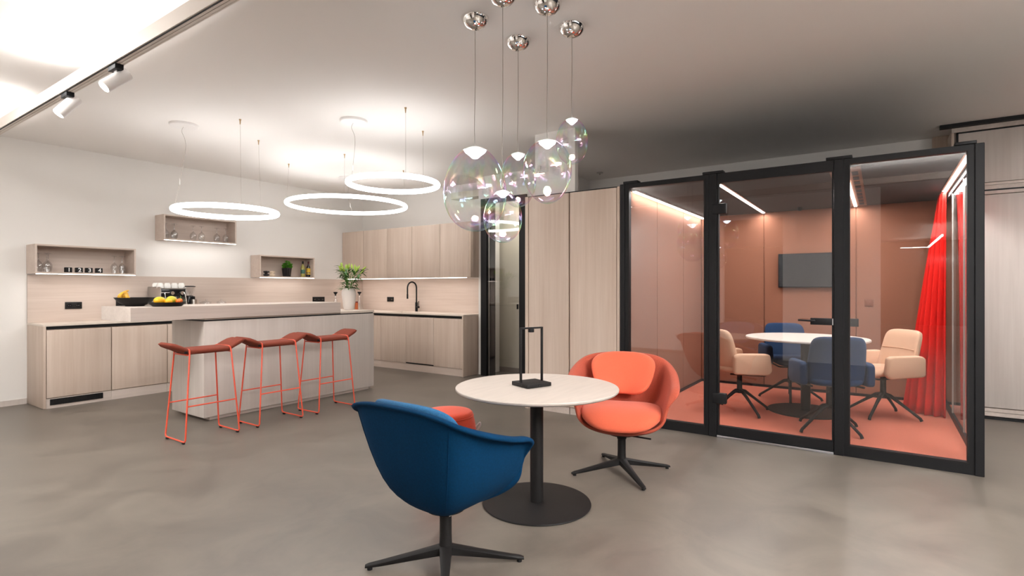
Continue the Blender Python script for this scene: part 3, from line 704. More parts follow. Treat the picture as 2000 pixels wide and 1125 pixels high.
for i in range(9): tube(bm, [(px + .012 * math.cos(i), py + .012 * math.sin(i), z3_ + .11), (px + .05 * math.cos(i * .7), py + .05 * math.sin(i * .7), z3_ + .19)], .002, 5)
obj('stem', bm, 'stem', t)
def bottle(x, y, z, h, r, m, lb, cap, labels, neck=None):
    t = thing('bottle', lb, 'bottle', (x, y, z)); k = h / .245
    obj('glass_body', lathe(B(), [(0, 0), (r, .002), (r, .14 * k), (r * .85, .16 * k), (r * .38, .185 * k), (r * .33, .21 * k), (r * .33, .232 * k), (0, .232 * k)], 28, (x, y, z)), m, t)
    obj('cap', lathe(B(), [(r * .38, .20 * k), (r * .40, .24 * k), (0, .245 * k)], 20, (x, y, z)), cap, t)
    for z0, z1, lm in labels: obj('paper_label', lathe(B(), [(r + .0008, z0), (r + .0012, z0 + .001), (r + .0012, z1), (r + .0008, z1)], 28, (x, y, z)), lm, t)
bottle(5.315, 7.79, z3_, .262, .034, 'winew', 'pale green wine bottle with a green label on the shelf', 'black', [(.055, .12, 'labelg')])
bottle(5.418, 7.79, z3_, .262, .033, 'wined', 'dark bottle with yellow labels and red foil at the shelf end', 'capred', [(.075, .145, 'label'), (.042, .062, 'label')])

# ------------------------------------------------------------------ island with bar
t = thing('kitchen_island', 'limed wood kitchen island behind the bar stools', 'island', (3.66, 5.73, 0))
bx('body', 'grey', t, 2.604, 4.718, 5.40, 6.06, .04, .975, .001)
bx('plinth', 'greyx', t, 2.68, 4.67, 5.445, 6.02, .0, .04)
bx('shadow_gap', 'black', t, 2.61, 4.71, 5.41, 6.05, .975, .988)
bx('serving_top', 'top', t, 4.196, 4.72, 5.398, 6.062, .988, 1.015, .001)
bx('body_top', 'top', t, 2.62, 4.196, 5.42, 6.05, .988, 1.001)
tag(obj('bar_counter', box(B(), 1.981, 4.191, 5.385, 6.03, 1.003, 1.128, .0015, 1), 'greyx', origin=(3, 5.7, 1.003)), 'thick overhanging wooden bar slab on top of the island', 'counter')

# bowl, plate and fruit
SZ = 1.1285
c = (2.181, 5.83, SZ)
t = thing('fruit_bowl', 'wide black bowl at the left end of the bar', 'bowl', c)
obj('bowl', lathe(B(), [(0, .0), (.075, 0), (.078, .006), (.13, .035), (.163, .078), (.165, .082), (.160, .080), (.125, .042), (.07, .012), (0, .010)], 48, c), 'base', t)
t = thing('banana_bunch', 'bunch of spotted bananas sticking out of the black bowl', 'bananas', (2.10, 5.83, SZ + .05))
for i, (dx, dy, lean) in enumerate(((0, 0, 0), (.028, .01, .01), (.05, -.018, .02))):
    pts = spline([(2.075 + dx, 5.82 + dy * 1.5, SZ + .05), (2.055 + dx, 5.82 + dy, SZ + .09), (2.08 + dx * .6, 5.825, SZ + .122), (2.105, 5.83, SZ + .140), (2.13, 5.832, SZ + .146)], 6)
    obj('banana', tube(B(), pts, [.010, .015, .017, .018, .0185, .019, .019, .0185, .018, .017, .016, .015, .014, .012, .011, .010, .009, .008, .007, .0065, .0065, .006, .006, .006, .006][:len(pts)], 10), 'banana', t)
c = (2.335, 5.53, SZ)
t = thing('fruit_plate', 'black dish of fruit beside the black bowl on the bar', 'plate', c)
obj('plate', lathe(B(), [(0, .0), (.115, 0), (.12, .004), (.145, .025), (.155, .038), (.152, .039), (.14, .028), (.11, .012), (0, .010)], 48, c), 'base', t)
def fruit(name, m, lb, cat, p, sx, sy, sz, rz=0, grp=None, stem=False):
    prof = [(math.sin(PI * k / 12), -math.cos(PI * k / 12)) for k in range(13)]
    t = thing(name, lb, cat, p, rz, grp)
    o = obj('flesh', lathe(B(), prof, 20), m, t, local=True); o.scale = (sx, sy, sz)
    if stem: obj('stem', cyl(B(), (0, 0, sz * .92), (.01, 0, sz + .022), .003, n=6), 'stem', t, local=True)
yb = 5.52
fruit('mango', 'mango', 'yellow mango at the left of the fruit dish', 'fruit', (2.255, yb - .02, SZ + .052), .050, .036, .036, .2, 'fruit on the black dish')
fruit('mango', 'pear', 'greenish mango behind the two yellow ones on the fruit dish', 'fruit', (2.29, yb + .06, SZ + .054), .05, .036, .036, -.3, 'fruit on the black dish')
fruit('mango', 'mango', 'smaller yellow mango at the middle of the fruit dish', 'fruit', (2.322, yb - .045, SZ + .044), .034, .03, .028, .1, 'fruit on the black dish')
fruit('pear', 'pear', 'large green pear in the middle of the fruit dish', 'fruit', (2.375, yb + .02, SZ + .056), .050, .04, .040, .3, 'fruit on the black dish')
fruit('clementine', 'orange', 'orange clementine beside the green pear', 'fruit', (2.415, yb - .035, SZ + .045), .025, .025, .023, 0, 'fruit on the black dish')
fruit('clementine', 'orange', 'orange clementine with a stem at the right of the fruit dish', 'fruit', (2.445, yb + .01, SZ + .048), .025, .025, .024, 0, 'fruit on the black dish', True)
t = thing('citrus_sprig', 'green leaves lying at the right edge of the fruit dish', 'leaves', (2.46, 5.54, SZ + .05))
def leaf(bm_or_none, base, d, L_, w, droop, mname, parent, nseg=5, name='leaf'):
    bm = B(); d = Vector(d).normalized(); side = d.cross(Vector((0, 0, 1)))
    if side.length < .05: side = Vector((1, 0, 0))
    side.normalize(); a = []; c_ = []
    for i in range(nseg + 1):
        k = i / nseg; p = Vector(base) + d * (L_ * k) + Vector((0, 0, -droop * k * k)); ww = w * math.sin(PI * min(1, .12 + .88 * k)) ** .8 * (1 if i < nseg else 0) + .0004
        a.append(bm.verts.new(p + side * ww + Vector((0, 0, .25 * ww)))); c_.append((bm.verts.new(p), bm.verts.new(p - side * ww + Vector((0, 0, .25 * ww)))))
    for i in range(nseg):
        bm.faces.new((a[i], a[i + 1], c_[i + 1][0], c_[i][0])); bm.faces.new((c_[i][0], c_[i + 1][0], c_[i + 1][1], c_[i][1]))
    return obj(name, bm, mname, parent, smooth=180)
for d, l in (((1, .3, .5), .05), ((.6, -.6, .8), .05), ((1, -.5, .1), .055), ((.2, .5, 1), .045)): leaf(None, (2.455, 5.53, SZ + .045), d, l, .012, .01, 'leaf', t)

# vase with lilies
vx, vy, vz = 4.60, 5.745, 1.0155
t = thing('vase', 'dented chalk white ceramic vase on the right end of the island', 'vase', (vx, vy, vz))
bm = B(); rings = []
prof = [(.058, 0), (.062, .006), (.070, .03), (.076, .07), (.080, .11), (.086, .16), (.091, .20), (.090, .235), (.084, .255), (.078, .268), (.079, .276), (.072, .280), (.068, .27), (.068, .2)]
for i, (r_, z) in enumerate(prof):
    rings.append([Vector((vx + (r_ + .005 * math.sin(3 * a + z * 30) * math.sin(z * 11)) * math.cos(a), vy + (r_ + .005 * math.sin(2 * a - z * 22)) * math.sin(a), vz + z)) for a in [2 * PI * k / 36 for k in range(36)]])
obj('body', loft(bm, rings), 'ceramic', t, smooth=70)
t = thing('lily_bouquet', 'bouquet of green lily buds and leaves standing in the white vase', 'flowers', (vx, vy, vz + .2))
rnd = random.Random(11)
for i in range(13):
    a = i * 2.4 + .3; sp = .05 + .15 * rnd.random() ** .8; hh = rnd.uniform(.19, .29) * (1.08 - sp * .8)
    p0 = Vector((vx + .03 * math.cos(a), vy + .03 * math.sin(a), vz + .205)); p3 = Vector((vx + sp * math.cos(a), vy + sp * math.sin(a), vz + .28 + hh))
    p1 = p0.lerp(p3, .45) + Vector((-.02 * math.cos(a), -.02 * math.sin(a), .04))
    pts = spline([p0, p1, p3], 6); obj('stem', tube(B(), pts, .0035, 6), 'stem', t)
    d = (pts[-1] - pts[-3]).normalized(); nb = 1 if i % 3 else 2
    for q in range(nb):
        dd = (d + Vector((rnd.uniform(-.5, .5), rnd.uniform(-.5, .5), rnd.uniform(0, .5)))).normalized(); L_ = rnd.uniform(.075, .10)
        bp = [p3 - dd * .01 + dd * (L_ * k / 6) for k in range(7)]
        obj('bud', tube(B(), bp, [.004, .008, .011, .0125, .011, .007, .0015], 8), 'bud', t)
    for q in range(10):
        p = pts[min(len(pts) - 1, 3 + q)]; b_ = a + rnd.uniform(-1.4, 1.4)
        leaf(None, p, (math.cos(b_), math.sin(b_), rnd.uniform(.0, .9)), rnd.uniform(.09, .15), rnd.uniform(.010, .016), rnd.uniform(.02, .07), 'leaf', t)
for i in range(8):
    b_ = i * .8; leaf(None, (vx + .05 * math.cos(b_), vy + .05 * math.sin(b_), vz + .275), (math.cos(b_), math.sin(b_), .35), .15, .011, .07, 'leaf', t)

# bottles behind the vase on the sink run
def carafe(x, y, lb):
    t = thing('carafe', lb, 'carafe', (x, y, .9055), group='clear carafes in the kitchen corner')
    obj('glass_body', lathe(B(), [(0, 0), (.04, .002), (.042, .12), (.03, .18), (.014, .22), (.014, .285)], 24, (x, y, .9055)), 'clear', t, smooth=180)
    obj('stopper', lathe(B(), [(0, .26), (.012, .26), (.014, .285), (.034, .31), (.036, .325), (0, .328)], 20, (x, y, .9055)), 'black', t)
carafe(6.45, 7.765, 'clear carafe with black funnel stopper right of the vase')
carafe(5.93, 7.76, 'clear carafe with black stopper mostly hidden left of the vase')
t = thing('spice_jar', 'amber spice jar on the worktop just right of the vase', 'jar', (6.33, 7.70, .9055))
obj('jar', cyl(B(), (6.33, 7.70, .9055), (6.33, 7.70, 1.04), .028, n=20), 'spice', t); obj('lid', cyl(B(), (6.33, 7.70, 1.04), (6.33, 7.70, 1.06), .029, n=20), 'capred', t)

# coffee machine and grinder
t = thing('coffee_machine', 'steel espresso machine on the back worktop behind the fruit', 'coffee machine', (3.24, 7.68, .9055))
bx('side_panel', 'steel', t, 3.086, 3.098, 7.50, 7.87, .935, 1.315, .01); bx('side_panel', 'steel', t, 3.383, 3.395, 7.50, 7.87, .935, 1.315, .01)
bx('back_body', 'chrome', t, 3.098, 3.383, 7.66, 7.87, .935, 1.28, .004); bx('head', 'gloss_black', t, 3.098, 3.383, 7.50, 7.66, 1.19, 1.285, .004)
bx('cup_tray', 'steel', t, 3.09, 3.39, 7.50, 7.87, 1.285, 1.295); bx('drip_tray', 'steel', t, 3.098, 3.383, 7.48, 7.66, .935, .98, .004)
for x in (3.11, 3.37): bx('foot', 'black', t, x - .015, x + .015, 7.52, 7.55, .9055, .935); bx('foot', 'black', t, x - .015, x + .015, 7.81, 7.84, .9055, .935)
obj('gauge', cyl(B(), (3.345, 7.5, 1.235), (3.345, 7.485, 1.235), .024, n=20), 'chrome', t); obj('gauge', cyl(B(), (3.225, 7.5, 1.235), (3.225, 7.485, 1.235), .022, n=20), 'chrome', t)
obj('brew_group', cyl(B(), (3.27, 7.56, 1.13), (3.27, 7.56, 1.20), .035, n=24), 'chrome', t)
bm = B(); cyl(bm, (3.27, 7.56, 1.10), (3.27, 7.56, 1.135), .033, n=24); tube(bm, [(3.27, 7.53, 1.115), (3.27, 7.42, 1.10)], [.010, .013], 12); obj('portafilter', bm, 'chrome', t)
for x, s in ((3.125, -1), (3.362, 1)): obj('steam_wand', tube(B(), [(x, 7.50, 1.24), (x, 7.47, 1.235), (x + .012, 7.455, 1.15), (x + .022, 7.45, 1.06)], .006, 8), 'chrome', t)
obj('cup_rail', tube(B(), [(3.095, 7.495, 1.24), (3.19, 7.495, 1.24)], .007, 8), 'chrome', t)
cup0 = None
for k, (x, y, lb) in enumerate(((3.125, 7.60, 'white cup upside down at the left front of the coffee machine tray'), (3.209, 7.60, 'white cup upside down, second from left on the coffee machine'), (3.293, 7.60, 'white cup upside down, third from left on the coffee machine'), (3.377, 7.60, 'white cup upside down at the right end of the coffee machine tray'), (3.13, 7.74, 'white cup upside down behind the leftmost cup on the coffee machine'))):
    if cup0 is None:
        cup0 = thing('cup', lb, 'cup', (x, y, 1.2955), group='cups on the coffee machine')
        obj('bowl', lathe(B(), [(.038, 0), (.041, .002), (.040, .035), (.034, .060), (.024, .070), (0, .072)], 24), 'cup', cup0, local=True)
        obj('handle', tube(B(), [(.037, 0, .045), (.055, 0, .04), (.055, 0, .02), (.040, 0, .014)], .004, 6), 'cup', cup0, local=True); cup0.rotation_euler.z = 1.6
    else: dup(cup0, (x, y, 1.2955), 1.6, lb)
t = thing('coffee_grinder', 'coffee grinder with a clear hopper right of the espresso machine', 'grinder', (3.50, 7.62, .9055))
bx('body', 'gloss_black', t, 3.455, 3.545, 7.58, 7.72, .9055, 1.19, .008)
obj('hopper', lathe(B(), [(.03, 1.19), (.035, 1.20), (.062, 1.27), (.066, 1.315)], 28, (3.50, 7.64, 0)), 'clear', t, smooth=180)
obj('hopper_lid', lathe(B(), [(0, 1.315), (.07, 1.315), (.07, 1.325), (.04, 1.33), (0, 1.33)], 28, (3.50, 7.64, 0)), 'black', t)
obj('collar', lathe(B(), [(.045, 1.18), (.045, 1.195), (.03, 1.2), (0, 1.2)], 24, (3.50, 7.64, 0)), 'gloss_black', t)
t = thing('milk_jug', 'polished steel milk jug in front of the grinder', 'jug', (3.485, 7.46, .9055))
obj('body', lathe(B(), [(0, 0), (.045, 0), (.046, .03), (.04, .16), (.042, .245), (.040, .245), (.038, .16), (.04, .01), (0, .01)], 28, (3.485, 7.46, .9055)), 'chrome', t)
obj('handle', tube(B(), [(3.525, 7.46, 1.12), (3.56, 7.46, 1.11), (3.56, 7.46, 1.03), (3.528, 7.46, 1.0)], .005, 8), 'chrome', t)
jar0 = None
for x, lb in ((3.77, 'left clear storage jar whose knobbed lid peeps over the bar'), (3.98, 'right clear storage jar whose knobbed lid peeps over the bar')):
    if jar0 is None:
        jar0 = thing('storage_jar', lb, 'jar', (x, 7.75, .9055), group='knobbed storage jars')
        obj('jar', lathe(B(), [(0, 0), (.06, .002), (.062, .19), (.055, .20)], 28), 'clear', jar0, local=True, smooth=180)
        obj('lid', lathe(B(), [(.07, .2), (.068, .206), (.02, .212), (.008, .216), (.012, .228), (.012, .236), (0, .242)], 28), 'clear', jar0, local=True, smooth=180)
    else: dup(jar0, (x, 7.75, .9055), 0, lb)

# ------------------------------------------------------------------ bar stools
def stool():
    t = thing('bar_stool', 'x', 'stool', (0, 0, 0), group='rust coloured bar stools at the island')
    bm = B(); prof = []
    # cross-section along x: flat middle, raised wings
    xs = [-.315, -.30, -.265, -.225, -.19, -.165, -.12, 0, .12, .165, .19, .225, .265, .30, .315]
    def zc(x):
        a = max(0, abs(x) - .165); return .758 + .62 * a - 1.1 * a * a
    rings = []
    for x in xs:
        e = max(0, (abs(x) - .28) / .035); th = .026 * math.sqrt(max(.02, 1 - e * e)); hw = .132 - .012 * max(0, (abs(x) - .2) / .13) ** 2 - .012 * e
        z = zc(x); pr = []
        for k in range(20):
            a = 2 * PI * k / 20; c, s = math.cos(a), math.sin(a)
            pr.append(Vector((x, hw * math.copysign(abs(c) ** .35, c), z + th * math.copysign(abs(s) ** .8, s))))
        rings.append(pr)
    obj('seat', loft(bm, rings), 'rust', t, local=True, smooth=50)
    for s in (-1, 1):
        f, tt = .18, .10
        pts = fillet([(s * .178, -.10 - .03, .745), (s * .228, -.18, .018), (s * .228, .18, .018), (s * .178, .13, .745)], .03, 5)
        full = [Vector((s * .172, .02, .781)), Vector((s * .172, -.10, .781)), Vector((s * .172, -.128, .776)), Vector((s * .174, -.137, .755))] + pts[1:-1] + [Vector((s * .174, .137, .755)), Vector((s * .172, .128, .776)), Vector((s * .172, .10, .781))]
        obj('sled_frame', tube(B(), full, .0065, 10, closed=True), 'frame', t, local=True)
        for y in (-.145, .145): obj('floor_glide', box(B(), s * .228 - .009, s * .228 + .009, y - .014, y + .014, 0, .014, .003), 'black', t, local=True)
        obj('under_bar', tube(B(), [(s * .185, -.125, .734), (s * .185, .125, .734)], .006, 8), 'frame', t, local=True)
    for y in (-.16, .16):
        obj('foot_rung', tube(B(), [(-.208, y, .308), (.208, y, .308)], .006, 8), 'frame', t, local=True)
    obj('fabric_tag', box(B(), -.215, -.19, -.138, -.132, .752, .768), 'black', t, local=True)
    return t
s0 = stool(); s0.location = (2.368, 4.925, 0); s0['label'] = 'leftmost rust bar stool on an orange sled frame, at the near corner of the island'
dup(s0, (3.015, 4.93, 0), label='middle rust bar stool on an orange sled frame')
dup(s0, (3.655, 4.93, 0), label='rightmost rust bar stool on an orange sled frame, nearest the blue chair')

# ------------------------------------------------------------------ ring lamps
def ring_lamp(label, c, z, R, anchors, canopy, entry, tilt=0):
    t = thing('ring_lamp', label, 'lamp', (c[0], c[1], z), group='glowing ring lamps above the bar')
    bm = B(); n = 72
    tube(bm, [(c[0] + R * math.cos(2 * PI * k / n), c[1] + R * math.sin(2 * PI * k / n), z) for k in range(n)], .026, 14, closed=True)
    obj('glowing_ring', bm, 'ringled', t, smooth=180)
    for a in anchors:
        v = Vector((a[0] - c[0], a[1] - c[1])); v = v.normalized() * R
        w = obj('suspension_wire', tube(B(), [(c[0] + v.x, c[1] + v.y, z + .02), (a[0], a[1], CZ - .03)], .0012, 5), 'railg', t)
        obj('ceiling_pin', lathe(B(), [(0, -.05), (.004, -.05), (.007, -.012), (.011, -.008), (.011, 0), (0, 0)], 12, (a[0], a[1], CZ)), 'copper', t)
    if canopy:
        o = obj('canopy', lathe(B(), [(0, -.026), (.125, -.024), (.131, -.018), (.132, 0), (0, 0)], 48, (canopy[0], canopy[1], CZ)), 'white', t)
        pts = spline([(canopy[0], canopy[1], CZ - .02), (canopy[0] - .01, canopy[1] + .02, CZ - .07), (canopy[0] + .012, canopy[1], CZ - .16), (canopy[0] + .01, canopy[1], CZ - .3), (entry[0], entry[1], z + .02)], 6)
        obj('power_cord', tube(B(), pts, .002, 6), 'railg', t)
        mid = Vector(pts[-4]).lerp(Vector(pts[-1]), .0)
        obj('cord_adjuster', cyl(B(), mid + Vector((0, 0, .03)), mid - Vector((0, 0, .03)), .005, n=8), 'white', t)
c1 = (2.948, 5.632); ring_lamp('glowing ring lamp at the left, hanging lowest over the bar', c1, 2.095, .482, [(2.85, 5.198), (3.372, 5.766)], (2.616, 5.832), (2.56, 5.90))
c2 = (4.818, 6.04); ring_lamp('largest glowing ring lamp in the middle, over the right of the bar', c2, 2.435, .782, [(4.24, 6.526), (4.323, 5.482), (5.396, 5.56)], (5.26, 6.60), (5.35, 6.60))
c3 = (3.728, 3.98); ring_lamp('highest glowing ring lamp, nearest the glass globes', c3, 2.33, .434, [(3.524, 3.604), (4.157, 3.993)], (3.503, 4.302), (3.51, 4.35))
t = thing('ceiling_spot', 'small sprinkler on the grey ceiling above the tall cupboards', 'sprinkler', (7.09, 3.33, CZ))
obj('sprinkler', lathe(B(), [(0, -.035), (.012, -.03), (.008, -.012), (.045, -.010), (.05, 0), (0, 0)], 20, (7.09, 3.33, CZ)), 'steel', t)

# ------------------------------------------------------------------ glass globe pendants
def egg(w, h, low, n=22, tr=.30):
    """profile from bottom to the cap opening; low shifts the fullest part downwards"""
    out = []
    for k in range(n + 1):
        t_ = PI * k / n * (1 - .055); y = -math.cos(t_); r_ = math.sin(t_)
        r_ *= (1 - low * y * .28); out.append((r_ * w / 2, (y + 1) / 2 * h))
    out[0] = (0, 0); return out
def globe(label, x, y, w, zb, zt, low, sway=(0, 0)):
    t = thing('globe_pendant', label, 'pendant lamp', (x, y, CZ), group='clear glass globe pendants')
    obj('canopy', lathe(B(), [(0, -.070), (.02, -.069), (.05, -.058), (.072, -.038), (.084, -.012), (.086, 0), (0, 0)], 40, (x, y, CZ)), 'chrome', t)
    h = zt - zb
    pts = spline([(x, y, CZ - .06), (x + .001, y, (CZ + zt) / 2), (x - .006, y, zt + .12), (x + sway[0], y + sway[1], zt + .01)], 8)
    obj('cable', tube(B(), pts, .0022, 6), 'railg', t)
    prof = egg(w, h, low); mx_ = max(p[0] for p in prof); prof = [(p[0] * w / 2 / mx_, p[1]) for p in prof]
    g = obj('glass_globe', lathe(B(), prof, 48, (x, y, zb)), 'bubble', t, smooth=180)
    rc = w * .225; k = h * .9
    capp = [(p[0] * 1.012, p[1] + .0012) for p in prof if p[1] > h * .925]
    obj('cap', lathe(B(), capp + [(0, h * .999 + .006)], 40, (x, y, zb)), 'cap', t, smooth=180)
    rr = rc * .78
    obj('light_bowl', lathe(B(), [(0, h * .957), (rr, h * .955), (rr * .9, h * .935), (rr * .6, h * .905), (rr * .25, h * .865), (0, h * .86)], 28, (x, y, zb)), 'globe_led', t)
    d = bpy.data.lights.new('globe_light', 'SPOT'); d.energy = 3.5 * (w / .28); d.color = (1, .95, .90); d.spot_size = 2.6; d.spot_blend = .8; d.shadow_soft_size = .05
    l = bpy.data.objects.new('globe_light', d); COL.objects.link(l); l.parent = t; l.location = (0, 0, zb + h * .86 - CZ)
globe('largest glass globe pendant, leftmost and egg shaped', 2.597, 2.056, .387, 1.648, 2.167, .35)
globe('glass globe pendant half hidden between the largest globe and the round one', 2.99, 2.001, .243, 1.84, 2.206, 0)
globe('round glass globe pendant right of centre of the cluster', 2.695, 1.599, .283, 1.79, 2.162, -.25)
globe('highest glass globe pendant, rightmost in the cluster', 3.025, 1.614, .201, 2.084, 2.376, .15)
globe('lowest and smallest glass globe pendant at the bottom of the cluster', 2.468, 1.756, .219, 1.555, 1.849, .3)

# ------------------------------------------------------------------ suspended track with spots
t = thing('light_track', 'long suspended light track crossing the top left of the ceiling', 'light track', (1.33, 3, 2.65))
bm = B(); ya, yb = -2.6, 7.85
box(bm, 1.300, 1.360, ya, yb, 2.675, 2.735); box(bm, 1.300, 1.308, ya, yb, 2.652, 2.675); box(bm, 1.352, 1.360, ya, yb, 2.652, 2.675)
obj('rail_body', bm, 'railw', t, smooth=0)
bx('black_slot', 'black', t, 1.307, 1.315, ya, yb, 2.650, 2.675)
bx('conductor', 'railw', t, 1.317, 1.331, ya, yb, 2.6515, 2.676); bx('conductor', 'railw', t, 1.335, 1.350, ya, yb, 2.6515, 2.676)
for y in (3.50, 6.9, .2): obj('suspension_wire', tube(B(), [(1.33, y, 2.735), (1.33, y, CZ)], .0018, 6), 'railg', t)
for y0, y1 in ((3.5, 4.8), (6.1, 7.1)): bx('uplight_strip', 'strip', t, 1.312, 1.330, y0, y1, 2.7352, 2.738)
def track_spot(y, aim, label):
    t = thing('track_spot', label, 'spotlight', (1.335, y, 2.65), group='white spotlights on the track')
    bx('adapter', 'black', t, 1.312, 1.358, y - .055, y + .055, 2.622, 2.664, .003)
    c = Vector((1.335, y, 2.565)); d = Vector(aim).normalized()
    bx('bracket', 'white', t, 1.331, 1.338, y - .018, y + .018, 2.575, 2.625, .002)
    obj('barrel', tube(B(), [c - d * .085, c - d * .083, c + d * .078, c + d * .085], [.034, .038, .038, .037], 32), 'white', t)
    obj('lens', cyl(B(), c + d * .0852, c + d * .0862, .031, n=24), 'spotled', t)
    attach(spot('spot_beam', c + d * .09, d, 130, 32), t)
track_spot(3.84, (-1, 0, -.97), 'white cylinder spotlight on the track, the right one')
track_spot(4.66, (-.8, .1, -1.1), 'white cylinder spotlight on the track, the left one')

# ------------------------------------------------------------------ bistro table with lamp
TX, TY, TZ = 2.768, 1.717, .705
t = thing('bistro_table', 'round white topped table on a black disc base in the foreground', 'table', (TX, TY, 0))
obj('tabletop', lathe(B(), [(0, TZ - .019), (.480, TZ - .019), (.4885, TZ - .012), (.490, TZ - .004), (.488, TZ), (0, TZ)], 96), 'table', t, local=True)
obj('edge_band', lathe(B(), [(.4808, TZ - .0195), (.4892, TZ - .0125), (.4907, TZ - .0045)], 96), 'tedge', t, local=True)
obj('column', lathe(B(), [(0, .01), (.040, .01), (.040, TZ - .03), (0, TZ - .03)], 36), 'base', t, local=True)
obj('base_disc', lathe(B(), [(0, 0), (.324, 0), (.327, .004), (.325, .009), (.30, .012), (0, .013)], 96), 'base', t, local=True)
bm = B()
for a in (.3, .3 + PI / 2): box(bm, -.30, .30, -.02, .02, TZ - .034, TZ - .019, .003, 1, Matrix.Rotation(a, 4, 'Z'))
obj('top_bracket', bm, 'base', t, local=True)
t = thing('table_lamp', 'black portal shaped table lamp on the round table', 'lamp', (2.772, 1.757, TZ), math.radians(-21.6))
obj('lamp_base', box(B(), -.089, .089, -.083, .083, 0.002, .024, .002), 'base', t, local=True)
obj('base_pad', box(B(), -.08, .08, -.075, .075, 0, .003), 'black', t, local=True)
for s in (-1, 1): obj('upright', box(B(), s * .079 - .004, s * .079 + .004, -.009, .009, .024, .352, .001), 'base', t, local=True)
obj('crossbar', box(B(), -.083, .083, -.009, .009, .346, .356, .001), 'base', t, local=True)
obj('lamp_head', box(B(), -.018, .012, -.013, .013, .325, .346, .003), 'black', t, local=True)
obj('touch_switch', cyl(B(), (.0, -.0835, .013), (.0, -.0842, .013), .006, n=16), 'gloss_black', t, local=True)
obj('charge_port', box(B(), -.0905, -.0888, -.03, -.018, .010, .017), 'gloss_black', t, local=True)

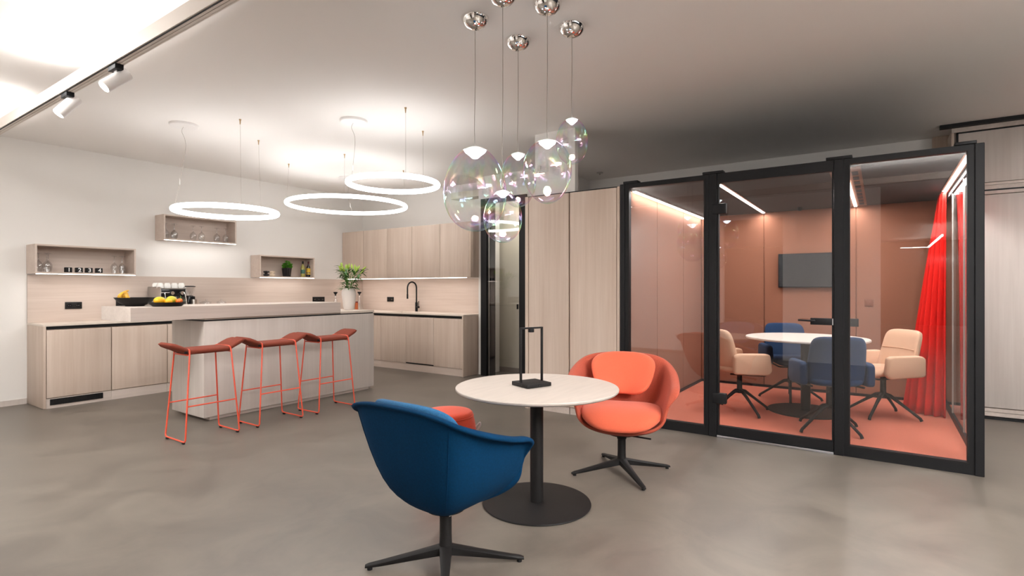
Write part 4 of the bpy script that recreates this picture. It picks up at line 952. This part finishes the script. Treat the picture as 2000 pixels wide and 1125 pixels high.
# ------------------------------------------------------------------ lounge chairs
def lounge(label, loc, rz, shell_m, cush_m, leg_rz):
    t = thing('lounge_chair', label, 'chair', loc, rz)
    half = [(-.335, 0, .800), (-.332, .13, .797), (-.312, .25, .778), (-.255, .318, .742), (-.12, .346, .690), (.03, .352, .642), (.150, .348, .612),
            (.190, .332, .55), (.203, .318, .48), (.206, .300, .42), (.205, .24, .365), (.205, .12, .335), (.205, 0, .33)]
    half = [(u * .965, v * .95, z) for u, v, z in half]
    ctrl = half + [(u, -v, z) for u, v, z in half[-2:0:-1]]
    rim = spline(ctrl, 4, closed=True); rings = []
    C0 = Vector((-.01, 0, .262))
    for k in range(11):
        s = k / 10; ring = []
        for P in rim:
            h = Vector((P.x, P.y, 0)); hz = P.z
            side = max(0, min(1, (P.x + .30) / .30)); fr_ = max(0, min(1, (P.x - .12) / .12))
            K = C0 + h * (.66 + .20 * side + .04 * fr_); K.z = .315 + .05 * side - .05 * fr_ * (1 - min(1, abs(P.y) / .3))
            if hz < .5: K.z = .27 + (hz - .27) * .62
            c1 = C0.lerp(K, .82); c2 = K.lerp(P, .12)
            q = (1 - s) ** 3 * (C0 + h.normalized() * .02) + 3 * (1 - s) ** 2 * s * c1 + 3 * (1 - s) * s * s * c2 + s ** 3 * P
            ring.append(q)
        rings.append(ring)
    for out, dz in ((.020, .004), (.044, .001), (.054, -.010)):
        ring = []
        for P in rim:
            lowf = max(0, min(1, (P.z - .5) / .10)) * (.45 + .55 * max(0, min(1, (P.x + .32) / .2))); ring.append(P + Vector((P.x, P.y * 1.15, 0)).normalized() * out * lowf + Vector((0, 0, dz * lowf)))
        rings.append(ring)
    bm = B(); R = [[bm.verts.new(p) for p in r_] for r_ in rings]; n = len(rim)
    for a, c in zip(R, R[1:]):
        for i in range(n): bm.faces.new((a[i], a[(i + 1) % n], c[(i + 1) % n], c[i]))
    bm.faces.new(R[0][::-1])
    sh = obj('shell', bm, shell_m, t, local=True, smooth=180)
    so = sh.modifiers.new('thickness', 'SOLIDIFY'); so.thickness = .020; so.offset = 0
    sb = sh.modifiers.new('round', 'SUBSURF'); sb.levels = 1; sb.render_levels = 1
    # seams where back and side panels meet
    for idx in (10, n - 10):
        cen = Vector((0, 0, .5)); pts = [rings[k][idx] + (Vector((rings[k][idx].x, rings[k][idx].y, -.05)).normalized() * .0105) for k in range(1, 11)]
        obj('seam', tube(B(), pts, .0018, 6), shell_m, sh, local=True)
    def seat(a, b):
        return Vector((.050 + a * .258, b * (.276 - .012 * a * a), .435 - .065 * max(0, a) ** 3 + .012 * b * b)), Vector((0, 0, 1))
    obj('seat_cushion', pad(B(), seat, .048, .062, 9, 48, 3.2, 2.6), cush_m, t, local=True, smooth=70)
    def back(a, b):
        v = a * (.216 + .045 * b - .03 * max(0, -b) ** 2); nrm = Vector((.9, -a * .45, .30)).normalized()
        return Vector((-.235 - .075 * b + .105 * a * a * (1 - .15 * b), v, .670 + b * .148 - .012 * a * a)), nrm
    obj('back_cushion', pad(B(), back, .036, .028, 8, 48, 3.4, 2.8), cush_m, t, local=True, smooth=70)
    obj('column', lathe(B(), [(0, .08), (.034, .08), (.030, .10), (.028, .15), (.028, .235), (.033, .238), (.033, .262), (.09, .268), (.09, .275), (0, .275)], 28), 'base', t, local=True)
    obj('maker_tag', box(B(), -.012, .006, -.0345, -.0325, .240, .252), 'white', t, local=True)
    obj('height_lever', tube(B(), [(.0, .04, .262), (.06, .20, .262)], .006, 8), 'base', t, local=True)
    for i in range(4):
        a = leg_rz - rz + i * PI / 2; c, s_ = math.cos(a), math.sin(a); rg = []
        for r_, w, zt, zb in ((.0, .034, .105, .060), (.045, .026, .094, .052), (.16, .020, .068, .036), (.30, .0165, .038, .017), (.352, .015, .028, .012), (.369, .010, .022, .010)):
            rg.append([Vector((r_ * c - w * q * s_, r_ * s_ + w * q * c, z)) for q, z in ((-1, zb + .004), (-.75, zb), (.75, zb), (1, zb + .004), (1, zt - .006), (.55, zt), (-.55, zt), (-1, zt - .006))])
        lg = obj('leg', loft(B(), rg), 'base', t, local=True, smooth=50)
        obj('glide', cyl(B(), (.348 * c, .348 * s_, 0), (.348 * c, .348 * s_, .014), .012, n=12), 'black', lg, local=True)
    return t
lounge('blue shell lounge chair seen from behind, left of the round table', (1.903, 1.682, 0), math.radians(-1), 'blue', 'blue2', math.radians(130.6))
lounge('coral shell lounge chair behind the round table, facing the camera', (3.573, 1.51, 0), math.radians(200), 'coral2', 'coral', math.radians(-44))

# pouf
t = thing('pouf', 'orange red upholstered pouf with a white strap behind the blue chair', 'pouf', (2.935, 2.575, 0))
obj('body', lathe(B(), [(0, 0), (.19, .0), (.215, .02), (.222, .10), (.212, .22), (.198, .33), (.184, .385), (0, .385)], 48), 'poufr', t, local=True, smooth=60)
obj('seat_pad', lathe(B(), [(0, .38), (.183, .380), (.184, .388), (.180, .402), (.166, .414), (.12, .420), (0, .422)], 48), 'poufr', t, local=True, smooth=60)
obj('piping', tube(B(), [(.1855 * math.cos(k * PI / 24), .1855 * math.sin(k * PI / 24), .383) for k in range(48)], .003, 6, closed=True), 'poufr', t, local=True)
dv = Vector((.5656, -.8247, 0)); b0 = dv * .205
obj('strap', tube(B(), fillet([b0 + Vector((0, 0, .30)), b0 + dv * .03 + Vector((0, 0, .335)), b0 + dv * .032 + Vector((0, 0, .31)), b0 + dv * .005 + Vector((0, 0, .27))], .012), .007, 8), 'white', t, local=True)
